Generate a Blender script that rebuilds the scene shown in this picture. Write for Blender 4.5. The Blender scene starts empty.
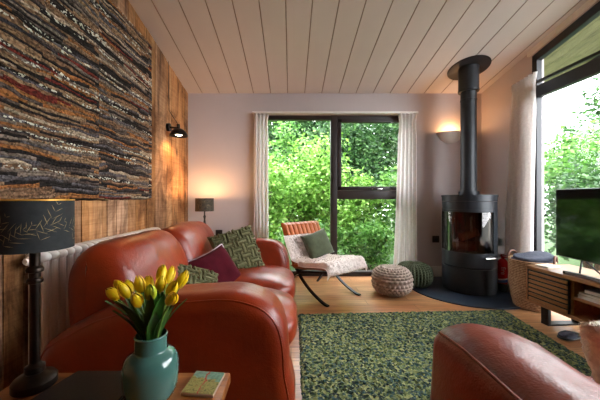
import bpy, bmesh, math, random
import numpy as np
from mathutils import Vector, Matrix, noise as mnoise
PI = math.pi
sc = bpy.context.scene
COL = sc.collection
rnd = random.Random(7)

# ------------------------------------------------------------------ materials
def S(r, g, b):
    f = lambda c: (c/255/12.92) if c/255 <= .04045 else ((c/255+.055)/1.055)**2.4
    return (f(r), f(g), f(b), 1)

class NT:
    def __init__(s, name):
        s.m = bpy.data.materials.new(name); s.m.use_nodes = True
        s.t = s.m.node_tree; s.t.nodes.clear()
        s.out = s.n('ShaderNodeOutputMaterial')
    def n(s, typ, **kw):
        nd = s.t.nodes.new(typ)
        for k, v in kw.items():
            if k.startswith('i_'):
                key = k[2:]; key = int(key) if key.isdigit() else key.replace('_', ' ')
                nd.inputs[key].default_value = v
            else: setattr(nd, k, v)
        return nd
    def l(s, a, b): s.t.links.new(a, b)
    def math(s, op, a, b=None, c=None):
        nd = s.n('ShaderNodeMath', operation=op)
        for i, v in enumerate((a, b, c)):
            if v is None: continue
            if isinstance(v, (int, float)): nd.inputs[i].default_value = v
            else: s.l(v, nd.inputs[i])
        return nd.outputs[0]
    def coord(s, scale=(1, 1, 1), rot=(0, 0, 0)):
        tc = s.n('ShaderNodeTexCoord'); mp = s.n('ShaderNodeMapping')
        mp.inputs['Scale'].default_value = scale; mp.inputs['Rotation'].default_value = rot
        s.l(tc.outputs['Object'], mp.inputs['Vector']); return mp.outputs[0]
    def noise(s, vec, scale=5, detail=3, rough=.5, dist=0):
        nd = s.n('ShaderNodeTexNoise'); nd.inputs['Scale'].default_value = scale
        nd.inputs['Detail'].default_value = detail; nd.inputs['Roughness'].default_value = rough
        nd.inputs['Distortion'].default_value = dist
        if vec is not None: s.l(vec, nd.inputs['Vector'])
        return nd.outputs['Fac']
    def ramp(s, fac, stops, mode='LINEAR'):
        nd = s.n('ShaderNodeValToRGB'); cr = nd.color_ramp; cr.interpolation = mode
        while len(cr.elements) < len(stops): cr.elements.new(.5)
        for e, (p, c) in zip(cr.elements, stops): e.position = p; e.color = c
        s.l(fac, nd.inputs[0]); return nd.outputs[0]
    def mix(s, fac, a, b, mode='MIX'):
        nd = s.n('ShaderNodeMix', data_type='RGBA', blend_type=mode)
        for i, v in ((0, fac), (6, a), (7, b)):
            if isinstance(v, (int, float, tuple)): nd.inputs[i].default_value = v
            else: s.l(v, nd.inputs[i])
        return nd.outputs[2]
    def bump(s, h, strength=.3, dist=.01):
        nd = s.n('ShaderNodeBump'); nd.inputs['Strength'].default_value = strength
        nd.inputs['Distance'].default_value = dist; s.l(h, nd.inputs['Height']); return nd.outputs[0]
    def bsdf(s, color, rough=.5, metal=0, spec=.5, normal=None, sheen=0, coat=0):
        nd = s.n('ShaderNodeBsdfPrincipled')
        for key, v in (('Base Color', color), ('Roughness', rough)):
            if isinstance(v, (int, float, tuple)): nd.inputs[key].default_value = v
            else: s.l(v, nd.inputs[key])
        nd.inputs['Metallic'].default_value = metal; nd.inputs['Specular IOR Level'].default_value = spec
        nd.inputs['Sheen Weight'].default_value = sheen; nd.inputs['Coat Weight'].default_value = coat
        if normal is not None: s.l(normal, nd.inputs['Normal'])
        s.l(nd.outputs[0], s.out.inputs[0]); return nd

def simple(name, c, rough=.5, metal=0, spec=.5, var=.12, nscale=12, bump=.0, sheen=0, coat=0, stretch=(1, 1, 1)):
    t = NT(name); v = t.coord(stretch); f = t.noise(v, nscale, 4)
    d = tuple(x*(1-var) for x in c[:3])+(1,); e = tuple(min(1, x*(1+var)) for x in c[:3])+(1,)
    col = t.ramp(f, [(.3, d), (.7, e)])
    nr = t.bump(t.noise(v, nscale*6, 3), bump, .004) if bump else None
    t.bsdf(col, rough, metal, spec, nr, sheen, coat); return t.m

def leather(name, c, c2):
    t = NT(name); v = t.coord()
    f = t.noise(v, 3.0, 5, .6); f2 = t.noise(v, 40, 3)
    col = t.ramp(f, [(.3, c2), (.68, c)])
    vo = t.n('ShaderNodeTexVoronoi', feature='DISTANCE_TO_EDGE'); vo.inputs['Scale'].default_value = 110
    t.l(v, vo.inputs['Vector'])
    wr = t.noise(v, 7, 5, .6, 1.2)
    h = t.math('ADD', t.math('MULTIPLY', vo.outputs[0], .25), t.math('MULTIPLY', wr, 1.3))
    h = t.math('ADD', h, t.math('MULTIPLY', f2, .3))
    rg = t.n('ShaderNodeMapRange'); t.l(f2, rg.inputs[0]); rg.inputs[3].default_value = .26; rg.inputs[4].default_value = .42
    t.bsdf(col, rg.outputs[0], 0, .55, t.bump(h, .22, .012)); return t.m

M = {}
M['leather'] = leather('cognac leather', S(148, 48, 15), S(110, 31, 8))
M['chair_leather'] = leather('tan leather', S(204, 108, 40), S(172, 80, 26))
M['plaster'] = simple('plaster', S(196, 184, 182), .9, var=.02, nscale=3, spec=.2)
M['ceiling_paint'] = simple('ceiling paint', S(214, 205, 200), .55, var=.02, nscale=4, spec=.3)
M['groove'] = simple('groove', S(160, 140, 126), .8)
M['white_paint'] = simple('white paint', S(232, 228, 222), .5, var=.02)
M['radiator'] = simple('radiator enamel', S(242, 236, 230), .35, var=.02)
M['black_metal'] = simple('black metal', S(28, 26, 25), .45, .6, var=.2, nscale=20)
M['stove_steel'] = simple('stove paint', S(34, 37, 42), .42, .2, .4, var=.08, nscale=18)
M['pipe_steel'] = simple('flue paint', S(38, 40, 44), .45, .2, .4, var=.1, nscale=10)
M['stove_inside'] = simple('firebrick', S(40, 35, 32), .9, var=.25, nscale=8)
M['chrome'] = simple('steel', S(190, 188, 185), .2, 1, var=.05)
M['dark_bronze'] = simple('aged pipe metal', S(48, 38, 32), .4, .8, var=.35, nscale=25)
M['hearth'] = simple('hearth plate', S(44, 54, 68), .3, .1, .5, var=.1)
M['frame'] = simple('window frame brown', S(48, 38, 36), .5, var=.08)
M['frame_dark'] = simple('window frame dark', S(26, 27, 33), .45, var=.08)
M['red'] = simple('red enamel', S(190, 18, 26), .3, var=.06)
M['black_plastic'] = simple('black plastic', S(16, 17, 19), .4, var=.1)
M['white_label'] = simple('white label', S(225, 225, 230), .5, var=.02)
M['blue_label'] = simple('blue label', S(45, 90, 180), .5, var=.05)
M['plum'] = simple('plum velvet', S(72, 16, 26), .95, var=.2, nscale=14, bump=.2, spec=.1)
M['piping'] = simple('white piping', S(205, 185, 190), .8, var=.05)
M['olive'] = simple('olive cotton', S(124, 122, 86), .95, var=.14, nscale=30, bump=.35)
M['olive_tuft'] = simple('olive tufting', S(88, 86, 54), .95, var=.25, nscale=60, bump=.5)
M['green_linen'] = simple('green linen', S(74, 82, 58), .9, var=.16, nscale=30, bump=.35, sheen=.2)
M['sheepskin'] = simple('sheepskin', S(232, 218, 210), .95, var=.06, nscale=45, bump=.3, sheen=.3)
M['grey_knit'] = simple('grey knit', S(172, 156, 144), .95, var=.2, nscale=50, bump=.5)
M['green_knit'] = simple('green knit', S(78, 86, 64), .95, var=.25, nscale=50, bump=.5)
M['throw'] = simple('slate throw', S(62, 66, 80), .95, var=.25, nscale=70, bump=.6)
M['teal_glaze'] = simple('teal glaze', S(70, 112, 104), .12, var=.06, nscale=4, coat=.6)
M['tulip'] = simple('tulip petals', S(252, 208, 18), .45, var=.14, nscale=14)
M['tulip_green'] = simple('green tulip bud', S(168, 176, 30), .5, var=.3, nscale=30)
M['tulip_leaf'] = simple('tulip leaf', S(56, 104, 36), .4, var=.3, nscale=18)
M['stem'] = simple('tulip stem', S(110, 150, 60), .45, var=.2)
M['black_folder'] = simple('black cover', S(12, 11, 11), .42, var=.15, nscale=20, bump=.1)
M['shade_gold'] = simple('gold print', S(146, 126, 86), .45, .3, var=.3, nscale=40)
M['shade_navy'] = simple('dark shade fabric', S(36, 38, 40), .85, var=.2, nscale=60)
M['shade_lining'] = simple('gold lining', S(205, 150, 60), .4, .5, var=.1)
M['far_shade'] = None
M['log'] = simple('charred log', S(110, 76, 54), .9, var=.5, nscale=14, bump=.6)
M['ash'] = simple('ash', S(120, 112, 108), .95, var=.3, nscale=20)
M['paper'] = simple('paper', S(205, 198, 190), .8, var=.06, nscale=60, stretch=(1, 1, 8))
M['cover_grey'] = simple('grey cover', S(120, 118, 120), .7, var=.1)
M['cover_teal'] = simple('teal cover', S(74, 120, 108), .5, var=.2)
M['cover_cream'] = simple('cream cover', S(190, 180, 160), .6, var=.15)
M['bark'] = simple('bark', S(78, 66, 54), .95, var=.35, nscale=20, bump=.5)
M['soffit'] = None
M['socket'] = simple('bronze plate', S(58, 50, 46), .4, .4, var=.08)
M['ceramic'] = simple('uplighter plaster', S(214, 204, 196), .8, var=.03)
M['cushion_fur'] = simple('beige fur', S(242, 230, 216), .95, var=.2, nscale=60, bump=.6, sheen=.4)
M['dark_wood'] = simple('dark turned wood', S(40, 30, 24), .45, var=.2)
M['handle_leather'] = simple('brown leather handle', S(96, 58, 40), .55, var=.25, nscale=30)
M['map_edge'] = simple('map edge', S(190, 160, 140), .7, var=.1)

def wood(name, c1, c2, c3, axis, rough=.5, rings=7, knots=True, attr=False, spec=.35):
    t = NT(name)
    sc_ = [rings, rings, rings]; sc_[axis] = rings*.07
    v = t.coord(tuple(sc_))
    if attr:
        at = t.n('ShaderNodeAttribute', attribute_name='rand')
        cm = t.n('ShaderNodeVectorMath', operation='MULTIPLY_ADD')
        t.l(at.outputs['Color'], cm.inputs[0]); cm.inputs[1].default_value = (37, 53, 71); t.l(v, cm.inputs[2]); v = cm.outputs[0]
    f = t.noise(v, 1.6, 6, .65, 1.4); g = t.noise(v, 14, 3, .6)
    fac = t.math('ADD', t.math('MULTIPLY', f, .75), t.math('MULTIPLY', g, .25))
    col = t.ramp(fac, [(.34, c3), (.48, c1), (.66, c2)])
    if attr:
        sep = t.n('ShaderNodeSeparateColor'); t.l(at.outputs['Color'], sep.inputs[0])
        mr = t.n('ShaderNodeMapRange'); t.l(sep.outputs[0], mr.inputs[0]); mr.inputs[3].default_value = .68; mr.inputs[4].default_value = 1.22
        comb = t.n('ShaderNodeCombineColor')
        for i in range(3): t.l(mr.outputs[0], comb.inputs[i])
        col = t.mix(1.0, col, comb.outputs[0], 'MULTIPLY')
        grey = t.n('ShaderNodeMapRange'); t.l(sep.outputs[1], grey.inputs[0]); grey.inputs[1].default_value = .45; grey.inputs[4].default_value = .45
        hs = t.n('ShaderNodeHueSaturation'); hs.inputs['Saturation'].default_value = .55; t.l(col, hs.inputs['Color'])
        col = t.mix(grey.outputs[0], col, hs.outputs[0])
    if attr:
        sm = t.noise(t.coord((3, 3, 75)), 1, 3, .7); bl = t.noise(t.coord((2.2, 4, 2.6)), 1, 5, .7, .6)
        col = t.mix(.55, col, t.ramp(sm, [(.38, S(206, 198, 190)), (.6, S(255, 255, 255))]), 'MULTIPLY')
        col = t.mix(.8, col, t.ramp(bl, [(.36, S(130, 112, 98)), (.55, S(255, 255, 255))]), 'MULTIPLY')
    if knots:
        tc = t.coord(tuple(4.2 if i != axis else 1.6 for i in range(3)))
        vo = t.n('ShaderNodeTexVoronoi'); vo.inputs['Scale'].default_value = 1.0; t.l(tc, vo.inputs['Vector'])
        kn = t.ramp(vo.outputs['Distance'], [(.03, (1, 1, 1, 1)), (.12, (0, 0, 0, 1))])
        col = t.mix(kn, col, tuple(x*.45 for x in c3[:3])+(1,))
    t.bsdf(col, rough, 0, spec, t.bump(fac, .3, .006)); return t.m
M['plank'] = wood('rough sawn oak', S(176, 122, 74), S(204, 156, 108), S(98, 60, 32), 2, .7, attr=True, spec=.2)
M['oak_y'] = wood('oak furniture', S(146, 100, 60), S(170, 124, 80), S(104, 66, 38), 1, .4, knots=False)
M['table_oak'] = wood('table oak', S(150, 88, 42), S(178, 112, 56), S(88, 48, 20), 0, .35)
M['soffit'] = wood('soffit boards', S(104, 104, 72), S(122, 122, 86), S(76, 76, 50), 1, .7)

def floor_mat():
    t = NT('oak floor boards'); v = t.coord()
    br = t.n('ShaderNodeTexBrick'); t.l(v, br.inputs['Vector'])
    for k, val in (('Scale', 1), ('Mortar Size', .0022), ('Mortar Smooth', .3), ('Bias', 0), ('Brick Width', 1.15), ('Row Height', .125)): br.inputs[k].default_value = val
    br.offset = .37; br.offset_frequency = 3
    br.inputs['Color1'].default_value = (0, 0, 0, 1); br.inputs['Color2'].default_value = (1, 1, 1, 1); br.inputs['Mortar'].default_value = (.5, .5, .5, 1)
    tone = t.ramp(br.outputs['Color'], [(0, S(178, 118, 74)), (1, S(206, 154, 106))])
    gv = t.coord((2.2, 26, 1)); g = t.noise(gv, 1.4, 6, .65, 1.2)
    grain = t.ramp(g, [(.3, S(150, 150, 150)), (.62, S(255, 255, 255))])
    col = t.mix(.75, tone, grain, 'MULTIPLY')
    col = t.mix(br.outputs['Fac'], col, S(92, 60, 36))
    h = t.math('SUBTRACT', t.math('MULTIPLY', g, .15), br.outputs['Fac'])
    t.bsdf(col, .33, 0, .5, t.bump(h, .25, .003)); return t.m
M['floor'] = floor_mat()

def rug_mat():
    t = NT('green shag wool'); v = t.coord()
    vo = t.n('ShaderNodeTexVoronoi'); vo.inputs['Scale'].default_value = 75; t.l(v, vo.inputs['Vector'])
    sep = t.n('ShaderNodeSeparateColor'); t.l(vo.outputs['Color'], sep.inputs[0])
    big = t.noise(v, 2.2, 2)
    f = t.math('ADD', t.math('MULTIPLY', sep.outputs[0], .8), t.math('MULTIPLY', big, .35)); f = t.math('SUBTRACT', f, .07)
    col = t.ramp(f, [(.0, S(30, 42, 40)), (.18, S(48, 66, 54)), (.34, S(82, 98, 62)), (.48, S(46, 74, 74)), (.58, S(112, 122, 76)), (.74, S(142, 146, 94)), (.9, S(84, 100, 54))], 'CONSTANT')
    t.bsdf(col, .95, 0, .15, t.bump(t.noise(v, 160, 2), .5, .006), sheen=.1); return t.m
M['rug'] = rug_mat()

def tapestry_mat():
    t = NT('rag woven tapestry')
    tc = t.n('ShaderNodeTexCoord'); sep = t.n('ShaderNodeSeparateXYZ'); t.l(tc.outputs['Object'], sep.inputs[0])
    y, z = sep.outputs[1], sep.outputs[2]
    wv = t.coord((1, 1.6, 5)); w = t.noise(wv, 1, 3, .55)
    wv2 = t.coord((1, 7, 12)); w2 = t.noise(wv2, 1, 2)
    zz = t.math('ADD', t.math('MULTIPLY', z, 66), t.math('ADD', t.math('MULTIPLY', w, 7), t.math('MULTIPLY', w2, 2)))
    row = t.math('FLOOR', zz); fr = t.math('FRACT', zz)
    panel = t.math('FLOOR', t.math('ADD', t.math('MULTIPLY', y, 1.55), .55))
    rn = t.n('ShaderNodeTexWhiteNoise', noise_dimensions='2D'); cv = t.n('ShaderNodeCombineXYZ')
    t.l(row, cv.inputs[0]); t.l(panel, cv.inputs[1]); t.l(cv.outputs[0], rn.inputs['Vector'])
    seg = t.math('FLOOR', t.math('ADD', t.math('MULTIPLY', y, 2.6), t.math('MULTIPLY', rn.outputs['Value'], 7)))
    rn2 = t.n('ShaderNodeTexWhiteNoise', noise_dimensions='2D'); cv2 = t.n('ShaderNodeCombineXYZ')
    t.l(row, cv2.inputs[0]); t.l(seg, cv2.inputs[1]); t.l(cv2.outputs[0], rn2.inputs['Vector'])
    col = t.ramp(rn2.outputs['Value'], [(0, S(52, 46, 45)), (.13, S(150, 116, 90)), (.32, S(104, 90, 84)), (.44, S(178, 144, 112)), (.57, S(72, 66, 70)), (.62, S(150, 134, 122)), (.74, S(184, 122, 72)), (.83, S(130, 54, 46)), (.87, S(112, 106, 110)), (.94, S(206, 184, 158))], 'CONSTANT')
    # woven specks: warp threads crossing the rag strips
    sp = t.coord((1, 95, 112)); vo = t.n('ShaderNodeTexVoronoi'); vo.inputs['Scale'].default_value = 1.0; t.l(sp, vo.inputs['Vector'])
    s2 = t.n('ShaderNodeSeparateColor'); t.l(vo.outputs['Color'], s2.inputs[0])
    tone = t.ramp(s2.outputs[0], [(0, S(96, 94, 92)), (.5, S(190, 186, 182)), (1, S(255, 255, 255))])
    col = t.mix(.85, col, tone, 'MULTIPLY')
    rn3 = t.n('ShaderNodeTexWhiteNoise', noise_dimensions='1D'); t.l(t.math('ADD', row, .37), rn3.inputs['W'])
    dense = t.math('GREATER_THAN', rn3.outputs['Value'], .78)
    dots = t.math('MULTIPLY', t.math('GREATER_THAN', s2.outputs[1], .66), t.math('MULTIPLY', dense, t.math('GREATER_THAN', w2, .47)))
    col = t.mix(dots, col, S(214, 212, 196))
    h = t.math('ADD', t.math('SINE', t.math('MULTIPLY', fr, PI)), t.math('MULTIPLY', s2.outputs[2], .5))
    t.bsdf(col, .9, 0, .15, t.bump(h, .8, .012)); return t.m
M['tapestry'] = tapestry_mat()

def basket_mat():
    t = NT('woven seagrass'); v = t.coord((1, 1, 1))
    tc = t.n('ShaderNodeTexCoord'); sep = t.n('ShaderNodeSeparateXYZ'); t.l(tc.outputs['Object'], sep.inputs[0])
    w = t.math('SINE', t.math('MULTIPLY', sep.outputs[2], 420)); n = t.noise(v, 70, 3)
    f = t.math('ADD', t.math('MULTIPLY', w, .22), n)
    col = t.ramp(f, [(.25, S(112, 82, 58)), (.75, S(190, 156, 124))])
    t.bsdf(col, .85, 0, .2, t.bump(f, .6, .006)); return t.m
M['basket'] = basket_mat()

def far_shade_mat():
    t = NT('botanical shade'); v = t.coord()
    f = t.noise(v, 16, 4, .6, 2.5)
    col = t.ramp(f, [(.38, S(36, 34, 32)), (.5, S(92, 80, 62)), (.56, S(48, 46, 40)), (.66, S(130, 112, 84))])
    t.bsdf(col, .85); return t.m
M['far_shade'] = far_shade_mat()

def map_mat():
    t = NT('map print'); v = t.coord()
    sep = t.n('ShaderNodeSeparateXYZ'); t.l(v, sep.inputs[0])
    n = t.noise(v, 28, 4, .6); f = t.noise(v, 90, 4, .6)
    edge = t.math('ADD', t.math('MULTIPLY', sep.outputs[1], 14), t.math('ADD', n, t.math('MULTIPLY', sep.outputs[0], 2.5)))
    water = t.math('GREATER_THAN', edge, .72)
    land = t.ramp(f, [(.35, S(92, 96, 50)), (.5, S(168, 158, 90)), (.6, S(120, 118, 64)), (.68, S(170, 122, 70))])
    sea = t.ramp(f, [(.4, S(96, 138, 120)), (.6, S(124, 164, 142))])
    col = t.mix(water, land, sea)
    road = t.math('LESS_THAN', t.math('ABSOLUTE', t.math('ADD', t.math('MULTIPLY', sep.outputs[0], 18), t.math('SUBTRACT', n, .5))), .05)
    col = t.mix(road, col, S(178, 54, 44))
    t.bsdf(col, .35); return t.m
M['map'] = map_mat()

def leaf_mat(name, stops, trans=.35):
    t = NT(name)
    g = t.n('ShaderNodeNewGeometry')
    col = t.ramp(g.outputs['Random Per Island'], stops)
    d = t.n('ShaderNodeBsdfPrincipled'); d.inputs['Roughness'].default_value = .45; d.inputs['Specular IOR Level'].default_value = .35
    t.l(col, d.inputs['Base Color'])
    tr = t.n('ShaderNodeBsdfTranslucent'); t.l(col, tr.inputs[0])
    mx = t.n('ShaderNodeMixShader'); mx.inputs[0].default_value = trans
    t.l(d.outputs[0], mx.inputs[1]); t.l(tr.outputs[0], mx.inputs[2]); t.l(mx.outputs[0], t.out.inputs[0])
    return t.m
M['leaf_light'] = leaf_mat('bright leaves', [(0, S(80, 124, 44)), (.4, S(110, 158, 60)), (.75, S(140, 182, 82)), (1, S(166, 200, 120))])
M['leaf_mid'] = leaf_mat('mid green leaves', [(0, S(54, 94, 38)), (.5, S(84, 132, 54)), (1, S(122, 164, 82))])
M['leaf_dark'] = leaf_mat('dark leaves', [(0, S(30, 58, 30)), (.5, S(50, 84, 42)), (1, S(84, 120, 64))])
M['neutral_ground'] = simple('added neutral bounce paving', S(104, 104, 96), .9, var=.15, nscale=8)  # grey picked so light bounced off the ground stays neutral
M['grass'] = simple('grass', S(62, 92, 40), .9, var=.4, nscale=30)

def glass_mat(name, refl=.06, tint=(1, 1, 1, 1)):
    t = NT(name)
    tr = t.n('ShaderNodeBsdfTransparent'); tr.inputs[0].default_value = tint
    gl = t.n('ShaderNodeBsdfGlossy'); gl.inputs['Roughness'].default_value = .02
    lw = t.n('ShaderNodeFresnel'); lw.inputs[0].default_value = 1.35
    mx = t.n('ShaderNodeMixShader'); t.l(t.math('ADD', t.math('MULTIPLY', lw.outputs[0], .9), refl*.3), mx.inputs[0])
    t.l(tr.outputs[0], mx.inputs[1]); t.l(gl.outputs[0], mx.inputs[2]); t.l(mx.outputs[0], t.out.inputs[0]); return t.m
M['glass'] = glass_mat('window glass')
M['stove_glass'] = glass_mat('stove glass', .1, (.55, .5, .48, 1))
def screen_mat():
    t = NT('tv screen'); v = t.coord(); f = t.noise(v, 2, 1)
    t.bsdf(t.ramp(f, [(0, (.004, .005, .006, 1)), (1, (.006, .007, .008, 1))]), .07, 0, .9); return t.m
M['screen'] = screen_mat()
def cloth_mat():
    t = NT('sheer curtain linen'); v = t.coord((1, 1, 1)); f = t.noise(v, 60, 2)
    col = t.ramp(f, [(.3, S(240, 236, 234)), (.7, S(250, 247, 245))])
    d = t.n('ShaderNodeBsdfDiffuse'); t.l(col, d.inputs[0]); tr = t.n('ShaderNodeBsdfTranslucent'); t.l(col, tr.inputs[0])
    mx = t.n('ShaderNodeMixShader'); mx.inputs[0].default_value = .42
    t.l(d.outputs[0], mx.inputs[1]); t.l(tr.outputs[0], mx.inputs[2]); t.l(mx.outputs[0], t.out.inputs[0]); return t.m
M['curtain'] = cloth_mat()
def emit(name, c, s):
    t = NT(name); e = t.n('ShaderNodeEmission'); e.inputs[0].default_value = c; e.inputs[1].default_value = s
    t.l(e.outputs[0], t.out.inputs[0]); return t.m
M['bulb'] = emit('warm bulb', (1, .62, .28, 1), 8)
M['bulb_cool'] = emit('lamp bulb white', (1, .82, .58, 1), 12)

# ------------------------------------------------------------------ mesh tools
class MB:
    def __init__(s): s.v = []; s.f = []; s.mi = []; s.r = []
    def add(s, vs, fs, mi=0, rand=None):
        b = len(s.v); s.v += [tuple(p) for p in vs]
        for f in fs: s.f.append(tuple(b+i for i in f)); s.mi.append(mi); s.r.append(rand)
        return s
    def xf(s, fn, start=0):
        for i in range(start, len(s.v)): s.v[i] = tuple(fn(Vector(s.v[i])))
        return s
    def box(s, x0, x1, y0, y1, z0, z1, r=0, seg=2, mi=0, rand=None):
        bm = bmesh.new(); bmesh.ops.create_cube(bm, size=1)
        for v in bm.verts: v.co = Vector(((x0+x1)/2+v.co.x*(x1-x0), (y0+y1)/2+v.co.y*(y1-y0), (z0+z1)/2+v.co.z*(z1-z0)))
        if r > 0: bmesh.ops.bevel(bm, geom=list(bm.edges), offset=r, segments=seg, profile=.5, affect='EDGES')
        bm.verts.index_update()
        s.add([v.co for v in bm.verts], [[v.index for v in f.verts] for f in bm.faces], mi, rand); bm.free(); return s
    def super(s, c, half, p=4, n=12, fn=None, mi=0):
        """rounded cushion-like block: cube grid pushed out to a superellipsoid"""
        vs = {}; V = []; F = []
        def key(q): return tuple(round(x, 5) for x in q)
        def vid(q):
            k = key(q)
            if k not in vs: vs[k] = len(V); V.append(q)
            return vs[k]
        for ax in range(3):
            for sg in (-1, 1):
                g = [[None]*(n+1) for _ in range(n+1)]
                for i in range(n+1):
                    for j in range(n+1):
                        a = math.tan((2*i/n-1)*PI/4); b = math.tan((2*j/n-1)*PI/4)
                        q = [0, 0, 0]; q[ax] = sg; q[(ax+1) % 3] = a; q[(ax+2) % 3] = b; g[i][j] = vid(tuple(q))
                for i in range(n):
                    for j in range(n):
                        f = [g[i][j], g[i+1][j], g[i+1][j+1], g[i][j+1]]
                        F.append(f if sg > 0 else f[::-1])
        out = []
        for q in V:
            d = sum(abs(x)**p for x in q)**(1/p)
            w = Vector((q[0]/d, q[1]/d, q[2]/d))
            w = Vector((w.x*half[0], w.y*half[1], w.z*half[2]))
            if fn: w = fn(w)
            out.append(w+Vector(c))
        s.add(out, F, mi); return s
    def lathe(s, prof, c=(0, 0, 0), n=32, mi=0, a0=0, a1=2*PI, fn=None):
        full = abs(a1-a0-2*PI) < 1e-6; m = n if full else n+1; V = []; F = []
        for (r, z) in prof:
            for k in range(m):
                a = a0+(a1-a0)*k/n; rr, zz = (r, z) if fn is None else fn(r, z, a)
                V.append((c[0]+rr*math.cos(a), c[1]+rr*math.sin(a), c[2]+zz))
        for i in range(len(prof)-1):
            for k in range(n):
                k2 = (k+1) % m
                F.append((i*m+k, i*m+k2, (i+1)*m+k2, (i+1)*m+k))
        if full:
            if prof[0][0] > 1e-4: F.append(tuple(range(m))[::-1])
            if prof[-1][0] > 1e-4: F.append(tuple((len(prof)-1)*m+k for k in range(m)))
        s.add(V, F, mi); return s
    def tube(s, pts, r, n=8, mi=0, cap=True, flat=None):
        pts = [Vector(p) for p in pts]; V = []; F = []; N = len(pts)
        rr = r if isinstance(r, (list, tuple)) else [r]*N
        up = Vector((0, 0, 1)); t0 = (pts[1]-pts[0]).normalized()
        if abs(t0.dot(up)) > .95: up = Vector((1, 0, 0))
        u = t0.cross(up).normalized()
        for i, p in enumerate(pts):
            t = (pts[min(i+1, N-1)]-pts[max(i-1, 0)]).normalized()
            u = (u-t*u.dot(t)).normalized(); w = t.cross(u)
            for k in range(n):
                a = 2*PI*k/n
                V.append(p+(u*math.cos(a)+w*math.sin(a))*rr[i])
        for i in range(N-1):
            for k in range(n): F.append((i*n+k, i*n+(k+1) % n, (i+1)*n+(k+1) % n, (i+1)*n+k))
        if cap: F.append(tuple(range(n))[::-1]); F.append(tuple((N-1)*n+k for k in range(n)))
        s.add(V, F, mi); return s
    def bar(s, pts, side, w, t, mi=0):
        """flat bar of width w along 'side', thickness t, swept along pts"""
        pts = [Vector(p) for p in pts]; side = Vector(side).normalized(); V = []; F = []; N = len(pts)
        for i, p in enumerate(pts):
            tg = (pts[min(i+1, N-1)]-pts[max(i-1, 0)]).normalized(); nn = side.cross(tg).normalized()
            for a, b in ((-1, -1), (1, -1), (1, 1), (-1, 1)): V.append(p+side*a*w/2+nn*b*t/2)
        for i in range(N-1):
            for k in range(4): F.append((i*4+k, i*4+(k+1) % 4, (i+1)*4+(k+1) % 4, (i+1)*4+k))
        F.append((3, 2, 1, 0)); F.append(tuple((N-1)*4+k for k in range(4)))
        s.add(V, F, mi); return s
    def extrude(s, prof, y0, y1, r=.05, seg=5, fn=None, mi=0):
        """closed XZ outline swept along Y with softly rounded ends"""
        P = [Vector((p[0], p[1])) for p in prof]; n = len(P)
        area = sum(P[i].x*P[(i+1) % n].y-P[(i+1) % n].x*P[i].y for i in range(n))
        if area < 0: P = P[::-1]
        Nn = []
        for i in range(n):
            t = (P[(i+1) % n]-P[i-1]).normalized(); Nn.append(Vector((t.y, -t.x)))
        rings = []
        for k in range(seg+1):
            a = k/seg*PI/2; rings.append((y0+r*(1-math.sin(a)) if False else y0+r*(1-math.cos(a))*0+r*(k and (1-math.cos(a)) or 0), r*(1-math.sin(a))))
        mid = 10
        Ys = rings[:]
        for k in range(1, mid): Ys.append((y0+r+(y1-y0-2*r)*k/mid, 0))
        Ys += [(y0+y1-y, i_) for (y, i_) in rings[::-1]]
        V = []; F = []
        for (y, ins) in Ys:
            for i in range(n):
                q = P[i]-Nn[i]*ins; v = Vector((q.x, y, q.y)); V.append(fn(v) if fn else v)
        m = len(Ys)
        for j in range(m-1):
            for i in range(n): F.append((j*n+i, (j+1)*n+i, (j+1)*n+(i+1) % n, j*n+(i+1) % n))
        F.append(tuple(range(n))); F.append(tuple((m-1)*n+i for i in range(n))[::-1])
        s.add(V, F, mi); return s
    def build(s, name, mats, parent=None, world=False, smooth=35, loc=None):
        me = bpy.data.meshes.new(name)
        vs = s.v
        if parent is not None and world:
            inv = parent.matrix_basis.inverted()
            p = parent.parent
            while p is not None: inv = inv @ p.matrix_basis.inverted(); p = p.parent
            vs = [inv @ Vector(v) for v in vs]
        if loc is not None: vs = [Vector(v)-Vector(loc) for v in vs]
        me.from_pydata([tuple(v) for v in vs], [], s.f)
        if not isinstance(mats, (list, tuple)): mats = [mats]
        for m in mats: me.materials.append(M[m])
        me.polygons.foreach_set('material_index', s.mi)
        if any(r is not None for r in s.r):
            ca = me.color_attributes.new('rand', 'FLOAT_COLOR', 'CORNER')
            for p in me.polygons:
                c = s.r[p.index] or (.5, .5, .5)
                for li in p.loop_indices: ca.data[li].color = (*c, 1)
        me.update()
        bm = bmesh.new(); bm.from_mesh(me); bmesh.ops.recalc_face_normals(bm, faces=bm.faces); bm.to_mesh(me); bm.free()
        if smooth:
            me.polygons.foreach_set('use_smooth', [True]*len(me.polygons)); me.set_sharp_from_angle(angle=math.radians(smooth))
        o = bpy.data.objects.new(name, me); COL.objects.link(o)
        if parent is not None: o.parent = parent
        if loc is not None: o.location = loc
        return o

def tag(o, label, cat, group=None):
    o['label'] = label; o['category'] = cat
    if group: o['group'] = group
    return o
def thing(name, label, cat, loc=(0, 0, 0), rz=0, group=None):
    o = bpy.data.objects.new(name, None); COL.objects.link(o); o.empty_display_size = .1
    o.matrix_basis = Matrix.Translation(loc) @ Matrix.Rotation(rz, 4, 'Z')
    return tag(o, label, cat, group)
def structure(o): o['kind'] = 'structure'; return o
def spline(pts, n=6, closed=True):
    out = []; N = len(pts); P = [Vector(p) for p in pts]
    rng = range(N) if closed else range(N-1)
    for i in rng:
        if closed: a, b, c, d = P[i-1], P[i], P[(i+1) % N], P[(i+2) % N]
        else: a, b, c, d = P[max(i-1, 0)], P[i], P[i+1], P[min(i+2, N-1)]
        for k in range(n):
            t = k/n
            out.append(.5*((2*b)+(c-a)*t+(2*a-5*b+4*c-d)*t*t+(3*b-a-3*c+d)*t**3))
    if not closed: out.append(P[-1])
    return out
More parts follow.
